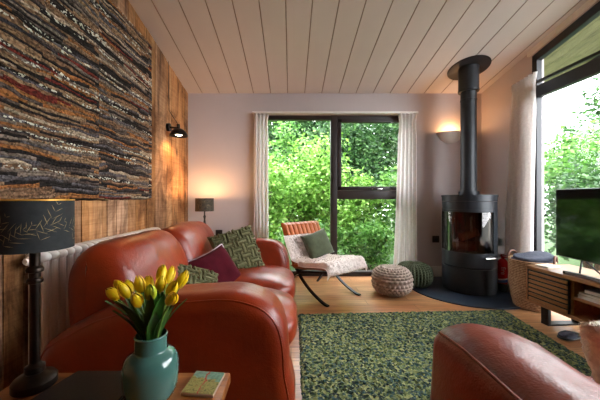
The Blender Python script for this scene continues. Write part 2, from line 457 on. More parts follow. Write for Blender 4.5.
def wob(v, amp=.006, sc_=6.0, seed=0):
    return v+Vector(mnoise.noise_vector(Vector(v)*sc_+Vector((seed, seed*1.7, 0))))*amp

# ------------------------------------------------------------------ room (metres; camera 1 m above the floor at the origin)
XL, XR, YB, YR = -1.304, 2.41, 3.544, -2.4
SL = .2036
def zc(y): return 2.323+SL*(YB-y)

structure(MB().box(XL-.2, XR+.2, YR-.2, YB+.12, -.12, 0).build('floor', 'floor', smooth=0))
# boarded ceiling, sloping up towards the camera; V grooves between boards are modelled
mb = MB(); xs = [-1.12-.2155]+[-1.12+.2155*k for k in range(17)]
for x0 in xs:
    x1 = min(x0+.2155, XR+.12); a0 = max(x0, XL-.05)
    if x1-a0 < .02: continue
    g = .0045; d = .009
    sec = [(a0, d), (a0+g, 0), (x1-g, 0), (x1, d)]
    V = []
    for (y) in (YB+.06, YR-.05):
        for (x, dz) in sec: V.append((x, y, zc(y)+dz))
        V.append((x1, y, zc(y)+.05)); V.append((a0, y, zc(y)+.05))
    mb.add(V, [(0, 1, 7, 6), (2, 3, 9, 8)], 1); 
    mb.add(V, [(1, 2, 8, 7), (3, 4, 10, 9), (4, 5, 11, 10), (5, 0, 6, 11), (0, 5, 4, 3, 2, 1), (6, 7, 8, 9, 10, 11)], 0)
structure(mb.build('ceiling', ['ceiling_paint', 'groove'], smooth=0))

# left wall: vertical rough sawn planks
mb = MB(); y = YB; pr = random.Random(3)
while y > YR:
    w = pr.uniform(.09, .17); y0 = max(y-w, YR); th = pr.uniform(0, .009)
    V = []
    for yy in (y-.0015, y0+.0015):
        for xx in (XL-.05, XL+th-.004):
            for zz in (0, zc(yy)+.02): V.append((xx, yy, zz))
    mb.add(V, [(2, 3, 7, 6), (0, 1, 3, 2), (4, 6, 7, 5), (0, 4, 5, 1), (1, 5, 7, 3), (0, 2, 6, 4)], 0, (pr.random(), pr.random(), pr.random()))
    y = y0
structure(mb.build('wall_left', 'plank', smooth=0))
# back wall with window opening
WX0, WX1, WZ1 = -.46, 1.56, 2.055
mb = MB()
mb.box(XL-.05, WX0, YB, YB+.12, 0, 2.40); mb.box(WX1, XR+.05, YB, YB+.12, 0, 2.40); mb.box(WX0, WX1, YB, YB+.12, WZ1, 2.40)
structure(mb.build('wall_back', 'plaster', smooth=0))
# right wall: solid to the tall window, and beyond it
def yz_prism(mb, x0, x1, pts, mi=0):
    n = len(pts); V = [(x0, p[0], p[1]) for p in pts]+[(x1, p[0], p[1]) for p in pts]
    F = [tuple(range(n)), tuple(range(n, 2*n))[::-1]]+[(i, (i+1) % n, n+(i+1) % n, n+i) for i in range(n)]
    mb.add(V, F, mi); return mb
WY0, WY1 = .0, 2.80
mb = MB()
yz_prism(mb, XR, XR+.12, [(WY1, 0), (YB+.12, 0), (YB+.12, zc(YB+.12)+.01), (WY1, zc(WY1)+.01)])
yz_prism(mb, XR, XR+.12, [(YR, 0), (WY0, 0), (WY0, zc(WY0)+.01), (YR, zc(YR)+.01)])
yz_prism(mb, XR, XR+.12, [(WY0, zc(WY0)-.06), (WY1, zc(WY1)-.06), (WY1, zc(WY1)+.01), (WY0, zc(WY0)+.01)])
structure(mb.build('wall_right', 'plaster', smooth=0))
structure(MB().box(XL-.05, XR+.12, YR-.1, YR, 0, zc(YR)+.02).build('wall_rear', 'plank', smooth=0))
# beading under the ceiling over the side window
mb = MB(); yz_prism(mb, XR-.025, XR, [(WY0, zc(WY0)-.045), (WY1+.03, zc(WY1+.03)-.045), (WY1+.03, zc(WY1+.03)), (WY0, zc(WY0))])
structure(mb.build('trim_1', 'white_paint', smooth=0))
structure(MB().box(WX1+.07, XR, YB-.018, YB, 0, .14, .004).box(XL, WX0-.05, YB-.018, YB, 0, .14, .004).build('baseboard_back', 'white_paint'))
structure(MB().box(XR-.018, XR, WY1+.03, YB-.018, 0, .14, .004).build('baseboard_right', 'white_paint'))

# back window: dark brown frame, fixed left pane, opening light over fixed light on the right
w1 = structure(bpy.data.objects.new('window_1', None)); COL.objects.link(w1); w1.location = (0, YB+.07, 0)
y0, y1 = YB+.035, YB+.105
xm0, xm1 = .508, .59
mb = MB()
mb.box(WX0, WX0+.055, y0, y1, 0, WZ1, .004); mb.box(WX1-.055, WX1, y0, y1, 0, WZ1, .004)
mb.box(WX0, WX1, y0, y1, WZ1-.055, WZ1, .004); mb.box(WX0, WX1, y0, y1, 0.0, .06, .004)
mb.box(xm0, xm1, y0-.01, y1, 0, WZ1, .004); mb.box(xm1, WX1, y0-.012, y1, .985, 1.095, .004)
mb.build('window_frame', 'frame', w1, True)
mb = MB()
a, b, c, d = xm1+.003, WX1-.05, 1.097, WZ1-.045
for q in ((a, a+.05, c, d), (b-.05, b, c, d), (a, b, c, c+.05), (a, b, d-.045, d)): mb.box(q[0], q[1], y0-.014, y1-.02, q[2], q[3], .003)
sash = mb.build('window_sash', 'frame', w1, True)
MB().box(1.02, 1.16, y0-.034, y0-.022, 1.108, 1.122, .003).box(1.02, 1.04, y0-.03, y0-.012, 1.106, 1.126, .002).build('window_handle', 'chrome', sash, True)
for nm, q in (('window_pane', (WX0+.04, xm0+.02, .05, WZ1-.05)), ('window_pane', (xm1-.02, WX1-.04, .05, 1.0)), ('window_pane', (xm1+.03, WX1-.08, 1.12, WZ1-.07))):
    MB().add([(q[0], YB+.075, q[2]), (q[1], YB+.075, q[2]), (q[1], YB+.075, q[3]), (q[0], YB+.075, q[3])], [(0, 1, 2, 3)]).build(nm, 'glass', w1, True, smooth=0)
# curtain track over the back window
structure(MB().box(-.48, 1.58, YB-.075, YB, 2.052, 2.075, .003).build('trim_2', 'white_paint'))

# tall side window following the ceiling slope
w2 = structure(bpy.data.objects.new('window_2', None)); COL.objects.link(w2); w2.location = (XR+.06, .4, 0)
x0, x1 = XR+.0, XR+.05
top = lambda y: zc(y)-.06
mb = MB()
yz_prism(mb, x0, x1, [(WY0, top(WY0)-.075), (WY1, top(WY1)-.075), (WY1, top(WY1)), (WY0, top(WY0))])
for (ya, yb) in ((2.745, WY1), (1.02, 1.10), (WY0, WY0+.06)):
    yz_prism(mb, x0, x1, [(ya, 0), (yb, 0), (yb, top(yb)-.02), (ya, top(ya)-.02)])
mb.box(x0-.006, x1, WY0, WY1, 1.985, 2.10, .004); mb.box(x0, x1, WY0, WY1, 0, .07)
mb.build('window_frame', 'frame_dark', w2, True, smooth=0)
for (ya, yb) in ((1.08, 2.76), (WY0+.04, 1.04)):
    MB().add([(x0+.03, ya, .05), (x0+.03, yb, .05), (x0+.03, yb, 2.0), (x0+.03, ya, 2.0)], [(0, 1, 2, 3)]).build('window_pane', 'glass', w2, True, smooth=0)
    MB().add([(x0+.03, ya, 2.09), (x0+.03, yb, 2.09), (x0+.03, yb, top(yb)-.05), (x0+.03, ya, top(ya)-.05)], [(0, 1, 2, 3)]).build('window_pane', 'glass', w2, True, smooth=0)
MB().box(x0+.004, x0+.03, 1.09, 2.75, 2.13, 2.155).build('opener_rail', 'frame_dark', w2, True)

# roof overhang outside the side window
mb = MB()
for k in range(5):
    xa, xb = XR+.125+k*.12, XR+.125+(k+1)*.12-.004
    V = [(x, y, zc(y)-.01+dz) for y in (YB+.7, YR) for dz in (0, .03) for x in (xa, xb)]
    mb.add(V, [(0, 1, 5, 4), (2, 6, 7, 3), (0, 4, 6, 2), (1, 3, 7, 5), (0, 2, 3, 1), (4, 5, 7, 6)], 0)
yz_prism(mb, XR+.72, XR+.745, [(YR, zc(YR)-.06), (YB+.7, zc(YB+.7)-.06), (YB+.7, zc(YB+.7)+.1), (YR, zc(YR)+.1)], 1)
o = mb.build('roof_soffit', ['soffit', 'frame_dark'], smooth=0); structure(o)

structure(MB().box(-9, 16, YB+.13, 18, -.3, -.16).build('ground', 'grass', smooth=0))
structure(MB().box(XR+.13, 16, -6, YB+.13, -.3, -.16).build('ground_neutral_bounce', 'neutral_ground', smooth=0))  # mostly unseen ground; paving added to keep bounce light from turning green

# ------------------------------------------------------------------ curtains
def curtain(name, label, p0, p1, b0, b1, z0, z1, pleats, seed, amp=.017):
    """hanging cloth from rail points p0-p1 (top) to b0-b1 (hem), gathered header at the top"""
    r_ = random.Random(seed); n = pleats*10; rows = 22; V = []; F = []
    p0, p1, b0, b1 = (Vector(q) for q in (p0, p1, b0, b1)); d = (p1-p0).normalized(); nr = Vector((-d.y, d.x))
    ph = [r_.uniform(-.5, .5) for _ in range(pleats+1)]
    for j in range(rows+1):
        t = j/rows; z = z1+(z0-z1)*t
        A = amp*(.55 if t < .05 else .7+.5*t); hd = 1.06 if t < .045 else (.94 if t < .12 else 1)
        a = p0.lerp(b0, t**1.3); b = p1.lerp(b1, t**1.3); c = (a+b)/2; a = c+(a-c)*hd; b = c+(b-c)*hd
        for i in range(n+1):
            u = i/n; k = u*pleats; q = ph[int(min(k, pleats-1))]
            off = A*math.sin(2*PI*k+q*t*1.5)+.006*math.sin(5*PI*k*.37+seed+3*t)
            pt = a.lerp(b, u)+nr*off
            V.append((pt.x, pt.y, z))
    w = n+1
    for j in range(rows):
        for i in range(n): F.append((j*w+i, j*w+i+1, (j+1)*w+i+1, (j+1)*w+i))
    mb = MB().add(V, F)
    o = mb.build(name, 'curtain', loc=(V[0][0], V[0][1], 0), smooth=60)
    md = o.modifiers.new('thick', 'SOLIDIFY'); md.thickness = .003
    return tag(o, label, 'curtain', 'white curtains')
curtain('curtain', 'narrow white curtain at the table lamp side of the back window', (-.465, 3.485), (-.285, 3.485), (-.46, 3.485), (-.28, 3.485), .015, 2.05, 4, 1)
curtain('curtain', 'white curtain at the stove side of the back window', (1.34, 3.485), (1.56, 3.485), (1.27, 3.485), (1.575, 3.485), .015, 2.05, 5, 2)
curtain('curtain', 'wide white curtain at the far end of the tall side window', (2.345, 2.98), (2.315, 2.64), (2.30, 3.02), (2.325, 2.70), .02, 2.19, 6, 3, .034)

# ------------------------------------------------------------------ tapestry on the plank wall
mb = MB(); ny, nz = 90, 110; ya, yb, za, zb = .55, 2.575, .985, 2.405; V = []; F = []
for j in range(nz+1):
    for i in range(ny+1):
        y = ya+(yb-ya)*i/ny; z = za+(zb-za)*j/nz
        ed = min(1, min(i, ny-i, j, nz-j)/1.0)
        h = .022*ed+.003*mnoise.noise(Vector((y*2.2, z*24, 1)))*ed+.002*mnoise.noise(Vector((y*30, z*50, 2)))*ed
        zz = z+(.012*mnoise.noise(Vector((y*9, 3, z*2))) if j in (0, nz) else 0)
        V.append((XL+.012+h, y, zz))
for j in range(nz):
    for i in range(ny): a = j*(ny+1)+i; F.append((a, a+1, a+ny+2, a+ny+1))
per = [i for i in range(ny+1)]+[j*(ny+1)+ny for j in range(1, nz+1)]+[nz*(ny+1)+i for i in range(ny-1, -1, -1)]+[j*(ny+1) for j in range(nz-1, 0, -1)]
b0 = len(V); V += [(XL+.008, V[k][1], V[k][2]) for k in per]
for k in range(len(per)): k2 = (k+1) % len(per); F.append((per[k], b0+k, b0+k2, per[k2]))
F.append(tuple(b0+k for k in range(len(per))))
tap = mb.add(V, F).build('wall_tapestry', 'tapestry', loc=(XL+.01, (ya+yb)/2, za))
tag(tap, 'large rag-woven striped tapestry hanging on the plank wall', 'tapestry')

# ------------------------------------------------------------------ column radiator
rad = thing('radiator', 'white column radiator on the plank wall behind the sofa', 'radiator', (-1.225, 2.0, 0))
mb0 = None
for k in range(24):
    y = 1.36+k*.05; mb = MB()
    for dx in (-.032, .032):
        mb.tube([(-1.225+dx, y, z) for z in (.14, .16, .4, .68, .70)], [.012, .0145, .0145, .0145, .012], 8)
    mb.super((-1.225, y, .712), (.056, .0245, .026), 2.6, 6); mb.super((-1.225, y, .125), (.056, .0245, .026), 2.6, 6)
    mb.build('column', 'radiator', rad, True)
MB().tube([(-1.225, 1.30, .705), (-1.225, 1.345, .705)], .02, 14).tube([(-1.225, 1.288, .705), (-1.225, 1.302, .705)], .012, 12).build('end_plug', 'radiator', rad, True)
for yy in (1.5, 2.4): MB().box(-1.27, -1.18, yy, yy+.02, 0, .12).build('foot', 'radiator', rad, True)

# ------------------------------------------------------------------ brown leather sofa along the plank wall
sofa = thing('sofa', 'two-seat cognac leather sofa along the plank wall', 'sofa', (-.5, 2.0, 0))
aprof = spline([(-1.02, .07), (-1.06, .25), (-1.035, .385), (-.92, .462), (-.74, .54), (-.56, .582), (-.38, .598), (-.2, .594), (-.09, .555), (-.03, .46), (-.01, .3), (-.015, .07), (-.5, .06)], 6)
def seam(mb, prof, y, off=.0, r=.0035):
    pts = [(p.x, y, p.y) for p in prof]
    k0 = [i for i, p in enumerate(prof) if p.y > .12]
    seq = [pts[i] for i in k0]; mb.tube(seq, r, 6)
for (ya, yb, sd) in ((1.135, 1.40, 1), (2.61, 2.875, 5)):
    mb = MB(); mb.extrude(aprof, ya, yb, .075, 6, fn=lambda v: wob(v, .010, 4.5, sd))
    arm = mb.build('arm', 'leather', sofa, True)
    s_ = MB(); P = [Vector(p) for p in aprof]; n = len(P); pr = []
    for i in range(n):
        t = (P[(i+1) % n]-P[i-1]).normalized(); nn = Vector((t.y, -t.x))
        area = sum(P[j].x*P[(j+1) % n].y-P[(j+1) % n].x*P[j].y for j in range(n))
        nn = nn if area > 0 else -nn
        pr.append(P[i]-nn*.026)
    k0 = [i for i in range(n) if P[i].y > .1]
    s_.tube([wob(Vector((pr[i].x, (ya+.019), pr[i].y)), .010, 4.5, sd) for i in k0], .0042, 6)
    s_.build('seam_piping', 'leather', arm, True)
bprof = spline([(-1.02, .08), (-1.055, .4), (-1.055, .60), (-1.02, .72), (-.945, .782), (-.86, .758), (-.79, .68), (-.74, .56), (-.69, .42), (-.68, .3), (-.8, .1)], 6)
def backfn(v, y0, y1, sd):
    u = (v.y-y0)/(y1-y0); puff = max(0, 4*u*(1-u))
    v = Vector((v.x+(.035*puff if v.x > -.95 else 0), v.y, v.z+(.02*(puff-.7) if v.z > .6 else 0)))
    # pull lines from the crest
    v = wob(v, .012, 4, sd); v.x += .007*math.sin(v.y*46+v.z*9+4*mnoise.noise(v*5)+sd)*max(0, min(1, (v.z-.5)*4)); return v
for (ya, yb, sd) in ((1.275, 2.055, 2), (2.03, 2.865, 8)):
    MB().extrude(bprof, ya, yb, .085, 6, fn=lambda v: backfn(v, ya, yb, sd)).build('back_cushion', 'leather', sofa, True)
def seatfn(w, sd):
    u, v_ = w.x/.39, w.y/.31
    if w.z > 0: w.z += .035*max(0, (1-u*u*.6))*max(0, 1-abs(v_)**3)-.02*max(0, u)**2
    return wob(w, .010, 7, sd)
for (ya, yb, sd) in ((1.385, 2.005, 3), (2.005, 2.625, 11)):
    MB().super((-.35, (ya+yb)/2, .285), (.385, (yb-ya)/2+.003, .095), 4.2, 14, fn=lambda w: seatfn(w, sd)).build('seat_cushion', 'leather', sofa, True)
MB().box(-1.03, -.03, 1.2, 2.8, .06, .24, .03, 3).build('base_frame', 'leather', sofa, True)
for x in (-.95, -.1):
    for y in (1.22, 2.78): MB().box(x-.035, x+.035, y-.035, y+.035, 0, .07, .006).build('foot', 'dark_wood', sofa, True)

# ------------------------------------------------------------------ scatter cushions
def pillow_mb(w, h, t, sd=0, n=18, crown=.78, mi=0):
    mb = MB(); V = []; F = []
    for sg in (1, -1):
        base = len(V)
        for j in range(n+1):
            for i in range(n+1):
                u = 2*i/n-1; v = 2*j/n-1
                e = max(0, (1-u**4)*(1-v**4))**.55
                pin = 1-.10*(1-abs(u)**2)*abs(v)**6*1.0; pin2 = 1-.10*(1-abs(v)**2)*abs(u)**6
                x = u*w/2*pin2; z = v*h/2*pin
                y = sg*t/2*e+.008*mnoise.noise(Vector((u*2+sd, v*2, sg)))*e
                V.append((x, y, z))
        for j in range(n):
            for i in range(n):
                a = base+j*(n+1)+i; f = (a, a+1, a+n+2, a+n+1); F.append(f if sg < 0 else f[::-1])
    mb.add(V, F, mi); bm = bmesh.new()
    return mb
def weld(o, d=.0006):
    bm = bmesh.new(); bm.from_mesh(o.data); bmesh.ops.remove_doubles(bm, verts=bm.verts, dist=d); bmesh.ops.recalc_face_normals(bm, faces=bm.faces); bm.to_mesh(o.data); bm.free()
    o.data.polygons.foreach_set('use_smooth', [True]*len(o.data.polygons)); return o
def orient(root, loc, face, roll, tilt):
    """cushion: local -Y is its front; face = yaw of the front, tilt leans it back, roll spins it in its plane"""
    root.matrix_basis = Matrix.Translation(loc) @ Matrix.Rotation(face, 4, 'Z') @ Matrix.Rotation(-tilt, 4, 'X') @ Matrix.Rotation(roll, 4, 'Y')
def tuft(mb, w, h, t, sd):
    """raised tufted bars laid in a basket-weave over the front of the cushion"""
    def surf(x, z, k):
        u, v = x/(w/2), z/(h/2); e = max(0, (1-u**4)*(1-v**4))**.55
        return Vector((x, -t/2*e-k, z))
    N = 5; c = w/(N+1.0); r_ = random.Random(sd)
    for a in range(-3, 4):
        for b in range(-3, 4):
            cx, cz = a*c*.92, b*c*.92
            hor = (a+b) % 2 == 0
            L = c*.62; pts = []
            for side in (-.24, .24):
                pts = []
                for k in range(7):
                    q = (k/6-.5)*2*L
                    x, z = (cx+q, cz+side*c) if hor else (cx+side*c, cz+q)
                    if abs(x) > w*.465 or abs(z) > h*.465: continue
                    pts.append(surf(x, z, .002)+Vector((r_.uniform(-.002, .002), 0, r_.uniform(-.002, .002))))
                if len(pts) > 2: mb.tube(pts, [.0105*(.8+.4*r_.random()) for _ in pts], 6, 0)
    return mb
def pillow(name, label, loc, face, roll, tilt, w, h, t, mat, sd=0, tufted=False, piped=False):
    r = thing(name, label, 'cushion', loc); orient(r, loc, face, roll, tilt)
    weld(pillow_mb(w, h, t, sd).build('cover', mat, r))
    if tufted: tuft(MB(), w, h, t, sd).build('tufting', 'olive_tuft', r)
    if piped:
        pts = []
        for k in range(64):
            a = k/64*4; s_ = int(a); q = (a-s_)*2-1
            u, v = ((q, 1), (1, -q), (-q, -1), (-1, q))[s_]
            pin = 1-.10*(1-abs(u)**2)*abs(v)**6; pin2 = 1-.10*(1-abs(v)**2)*abs(u)**6
            pts.append((u*w/2*pin2, 0, v*h/2*pin))
        MB().tube(pts+[pts[0]], .008, 6, cap=False).build('piping', 'piping', r)
    return r
R = math.radians
pillow('olive_cushion', 'olive basket-weave tufted cushion in the far corner of the sofa', (-.47, 2.42, .535), R(22), R(-14), R(24), .40, .40, .13, 'olive', 1, tufted=True)
pillow('plum_cushion', 'plum velvet cushion with white piping between two olive cushions', (-.565, 2.08, .43), R(44), R(-17), R(32), .38, .37, .17, 'plum', 2, piped=True)
pillow('olive_cushion', 'olive tufted cushion behind the tulips at the near end of the sofa', (-.65, 1.74, .395), R(48), R(26), R(38), .40, .40, .13, 'olive', 3, tufted=True)

# ------------------------------------------------------------------ armchair in the right foreground (same leather, faces the stove)
ac = thing('armchair', 'cognac leather armchair on the near edge of the green rug', 'armchair', (.95, .35, 0))
def armprofile():  # X-Z outline of one arm seen from the end
    return spline([(.43, .07), (.418, .25), (.428, .52), (.448, .60), (.51, .628), (.59, .625), (.66, .605), (.69, .54), (.695, .3), (.69, .07)], 6)
cp = armprofile()
def acfn(v):
    w = wob(v, .010, 6, 21)
    if v.y > .7: w.z -= (v.y-.7)**2*.4*max(0, v.z-.25)*2
    return w
MB().extrude(cp, -.12, .89, .06, 6, fn=acfn).build('arm', 'leather', ac, True)
cp2 = [Vector((2.01-p.x, p.y)) for p in cp]
MB().extrude(cp2, -.12, .89, .06, 6, fn=acfn).build('arm', 'leather', ac, True)
pts = []
for k in range(18):
    y = -.05+k*.055
    pts.append(acfn(Vector((.446+max(0, y-.82)**2*4, min(y, .875), .607-max(0, y-.82)*.3)))+Vector((-.003, 0, .003)))
MB().tube(pts[:-1], .004, 6).build('seam_piping', 'leather', ac, True)
MB().super((1.005, .48, .345), (.32, .46, .10), 4.5, 14, fn=lambda w: seatfn(w*1.0, 31)).build('seat_cushion', 'leather', ac, True)
MB().extrude([Vector((p.x, p.y)) for p in spline([(-.22, .08), (-.24, .5), (-.2, .74), (-.11, .79), (-.02, .74), (.05, .55), (.09, .36), (.05, .1)], 6)], -.32, .32, .07, 6).xf(lambda v: Vector((1.015+v.y, v.x, v.z))).build('backrest', 'leather', ac, True)
MB().box(.48, 1.55, -.1, .82, .05, .25, .02).build('base_frame', 'leather', ac, True)
for x in (.52, 1.5):
    for y in (-.05, .77): MB().box(x-.03, x+.03, y-.03, y+.03, .022, .08, .005).build('foot', 'dark_wood', ac, True)
fc = thing('fur_cushion', 'beige fluffy cushion standing on the armchair seat', 'cushion', (1.06, .74, .555)); orient(fc, (1.0, .735, .54), R(8), R(-6), R(14))
weld(pillow_mb(.44, .32, .15, 5, 40).xf(lambda v: v+Vector(mnoise.noise_vector(v*160))*.006).build('cover', 'cushion_fur', fc))
fm = MB(); fr = random.Random(4)
for k in range(2600):
    u, v = fr.uniform(-1, 1), fr.uniform(-1, 1)
    if k < 900: (u, v) = ((fr.choice((-1, 1))*fr.uniform(.95, 1), v) if k % 2 else (u, fr.choice((-1, 1))*fr.uniform(.95, 1)))
    e = max(0, (1-u**4)*(1-v**4))**.55; sg = fr.choice((-1, -1, 1))
    p = Vector((u*.22*(1-.1*(1-v*v)*abs(u)**6), sg*.075*e, v*.16*(1-.1*(1-u*u)*abs(v)**6)))
    d = Vector((u*abs(u)**3, sg*(.3+e), v*abs(v)**3-.2)).normalized()+Vector((fr.uniform(-.4, .4), fr.uniform(-.4, .4), fr.uniform(-.4, .4)))
    s_ = d.cross(Vector((fr.random(), fr.random(), fr.random()))).normalized()*.0014
    q = p+d*.007; fm.add([p-s_, p+s_, q], [(0, 1, 2)])
fm.build('pile', 'cushion_fur', fc)['kind'] = 'stuff'

# ------------------------------------------------------------------ rug
rc = [(.045, .55), (1.70, .55), (1.895, 2.485), (.06, 2.395)]
mb = MB(); nx, ny = 150, 160; V = []; F = []
for j in range(ny+1):
    for i in range(nx+1):
        u, v = i/nx, j/ny
        x = (rc[0][0]*(1-u)+rc[1][0]*u)*(1-v)+(rc[3][0]*(1-u)+rc[2][0]*u)*v
        y = (rc[0][1]*(1-u)+rc[1][1]*u)*(1-v)+(rc[3][1]*(1-u)+rc[2][1]*u)*v
        rn = rnd.random(); ed = min(i, nx-i, j, ny-j)
        V.append((x+rnd.uniform(-.005, .005), y+rnd.uniform(-.005, .005), .001 if ed == 0 else (.009+.013*rn) if ed > 1 else .008+.006*rn))
for j in range(ny):
    for i in range(nx): a = j*(nx+1)+i; F.append((a, a+1, a+nx+2, a+nx+1))
tag(mb.add(V, F).build('rug', 'rug', smooth=0, loc=(1, 1.5, 0)), 'mottled green shag rug on the oak floor', 'rug')

# ------------------------------------------------------------------ stove
SX, SY = 1.94, 3.06
st = thing('wood_stove', 'black cylindrical wood-burning stove in the corner by the side window', 'stove', (SX, SY, .012), R(-38))
# local: front is -Y
def ring(r, a): # plan outline: round front, slightly flattened back
    x, y = r*math.sin(a), -r*math.cos(a)
    if y > r*.72: y = r*.72+(y-r*.72)*.25
    return x, y
NA = 64
def plan_band(mb, r, z0, z1, a0=-PI, a1=PI, th=.012, n=NA, mi=0):
    full = a1-a0 > 2*PI-.01; m = n if full else n+1; V = []
    for rr, z in ((r, z0), (r, z1), (r-th, z1), (r-th, z0)):
        for k in range(m): V.append((*ring(rr, a0+(a1-a0)*k/n), z))
    F = []
    for q in range(4):
        for k in range(n):
            k2 = (k+1) % m; F.append((q*m+k, q*m+k2, ((q+1) % 4)*m+k2, ((q+1) % 4)*m+k))
    if not full: F += [(0, m, 2*m, 3*m), (n, 3*m+n, 2*m+n, m+n)]
    mb.add(V, F, mi); return mb
def plan_disc(mb, r, z0, z1, n=NA, mi=0):
    V = [(*ring(r, -PI+2*PI*k/n), z) for z in (z0, z1) for k in range(n)]
    F = [tuple(range(n))[::-1], tuple(range(n, 2*n))]+[(k, (k+1) % n, n+(k+1) % n, n+k) for k in range(n)]
    mb.add(V, F, mi); return mb
r = .258
mb = MB(); plan_band(mb, r-.008, .0, .025); plan_band(mb, r, .025, .262); plan_band(mb, r, .955, 1.0); plan_band(mb, r-.002, .87, .95)
plan_band(mb, r, .268, .87, R(72), R(288)); plan_disc(mb, r-.004, .02, .03); plan_disc(mb, r-.014, .28, .36); plan_disc(mb, r-.014, .86, .90)
mb.build('body', 'stove_steel', st)
mb = MB(); plan_disc(mb, r+.006, 1.0, 1.022); mb.build('top_plate', 'stove_steel', st)
mb = MB(); plan_band(mb, r+.003, .275, .425, R(-72), R(72)); plan_band(mb, r+.003, .842, .866, R(-72), R(72)); plan_band(mb, r+.003, .425, .842, R(-72), R(-68)); plan_band(mb, r+.003, .425, .842, R(62), R(72))
door = mb.build('door', 'stove_steel', st)
mb = MB(); plan_band(mb, r-.002, .423, .844, R(-69), R(63), .004); mb.build('glass', 'stove_glass', door)
mb = MB(); hx = [ring(r+.028, R(a)) for a in (36, 44, 52, 60)]
mb.tube([(x, y, .385) for x, y in hx], .0085, 8); 
for a in (38, 58): mb.tube([(*ring(r, R(a)), .385), (*ring(r+.028, R(a)), .385)], .005, 6)
mb.build('handle', 'chrome', door)
mb = MB(); plan_band(mb, r-.03, .36, .86, R(55), R(305), .02); plan_disc(mb, r-.04, .36, .385); mb.build('firebox', 'stove_inside', st)
mb = MB(); mb.tube([(0, .02, 1.02), (0, .02, 1.06)], .098, 32).build('flue_collar', 'stove_steel', st)
def stoveworld(p): return st.matrix_basis @ Vector(p)
for i, (a, b, rr, lb) in enumerate((((-.14, -.06, .46), (.10, .03, .47), .05, 'charred log lying lowest behind the stove glass'), ((.12, -.07, .45), (-.02, .08, .47), .045, 'split log at the handle side behind the stove glass'), ((-.08, -.02, .55), (.08, .04, .62), .045, 'tilted log on top of the others behind the stove glass'))):
    q = [Vector(a).lerp(Vector(b), k/6) for k in range(7)]
    mb = MB().tube([stoveworld(p+Vector(mnoise.noise_vector(p*20))*.006) for p in q], [rr*(.9+.2*rnd.random()) for _ in q], 9)
    c = stoveworld(a); tag(mb.build('log', 'log', loc=c), lb, 'log', 'logs in the stove')
# ash bed belongs to the stove
MB().super((0, -.01, .392), (.17, .14, .03), 2.2, 10, fn=lambda w: wob(w, .02, 14)).build('ash_bed', 'ash', st)

# flue pipe with ceiling plate
fx, fy = st.matrix_basis @ Vector((0, .02, 0)) .to_3d() if False else (SX, SY), None
fp = thing('flue_pipe', 'black stove flue pipe with round plate at the ceiling', 'flue pipe', (SX, SY, 1.07))
zcp = zc(SY)
MB().tube([(SX, SY, z) for z in (1.072, 1.6, 2.2)], .077, 36).lathe([(.0775, 2.055), (.0805, 2.058), (.0805, 2.072), (.0775, 2.075)], (SX, SY, 0), 36).build('pipe', 'pipe_steel', fp, True)
mb = MB(); mb.lathe([(.078, 2.155), (.099, 2.155), (.102, 2.16), (.102, 2.175), (.099, 2.185), (.099, zcp+.0)], (SX, SY, 0), 40); mb.build('insulated_sleeve', 'pipe_steel', fp, True)
mb = MB(); mb.lathe([(.0, -.006), (.202, -.006), (.205, -.004), (.205, .0), (.0, .0)], (0, 0, 0), 48)
mb.xf(lambda v: Vector((SX+v.x, SY+v.y, zcp-.004+v.z-SL*v.y))); mb.build('ceiling_plate', 'pipe_steel', fp, True)

# hearth plate
mb = MB(); n = 72; P = []
for k in range(n):
    a = 2*PI*k/n; P.append((min(1.90+.575*math.cos(a), XR-.022), min(3.07+.565*math.sin(a), YB-.022)))
mb.add([(x, y, z) for z in (0.0005, .012) for x, y in P], [tuple(range(n))[::-1], tuple(range(n, 2*n))]+[(k, (k+1) % n, n+(k+1) % n, n+k) for k in range(n)])
tag(mb.build('hearth_plate', 'hearth', smooth=20, loc=(1.9, 3.07, 0)), 'round dark hearth plate under the stove', 'hearth')

# fire extinguisher
fe = thing('fire_extinguisher', 'small red fire extinguisher on the hearth beside the stove', 'fire extinguisher', (2.25, 2.975, .0125))
MB().lathe([(.044, .0), (.049, .006), (.05, .03), (.05, .085)], n=28).build('base_band', 'black_plastic', fe)
MB().lathe([(.049, .086), (.05, .09), (.05, .285), (.046, .31), (.03, .335), (.018, .345), (.0, .346)], n=28).build('cylinder', 'red', fe)
hd = MB().tube([(0, 0, .345), (0, 0, .365)], .016, 14).box(-.012, .012, -.05, .03, .362, .372, .003).box(-.01, .01, -.055, .02, .382, .39, .003).tube([(0, .02, .366), (0, .02, .386)], .008, 8)
hd.build('valve_head', 'red', fe)
MB().tube([(.015, 0, .358), (.05, -.01, .355), (.062, -.015, .32), (.06, -.015, .2), (.058, -.015, .12)], .007, 8).build('hose', 'black_plastic', fe)
def wrapped(fn_pts, r, mb, mi=0, n=10):
    pass
def lab(a0, a1, z0, z1, r, tilt=0):
    V = []; n = 10
    for z, t in ((z0, -1), (z1, 1)):
        for k in range(n+1):
            a = R(a0+(a1-a0)*k/n); V.append((r*math.sin(a), -r*math.cos(a), z+tilt*(k/n-.5)))
    return V, [(k, k+1, n+2+k, n+1+k) for k in range(n)]
v_, f_ = lab(-88, 28, .128, .142, .0507, .02); w_, g_ = lab(-88, 28, .098, .128, .0506, .02)
MB().add(v_, f_).build('white_stripe', 'white_label', fe); MB().add(w_, g_).build('blue_label', 'blue_label', fe)
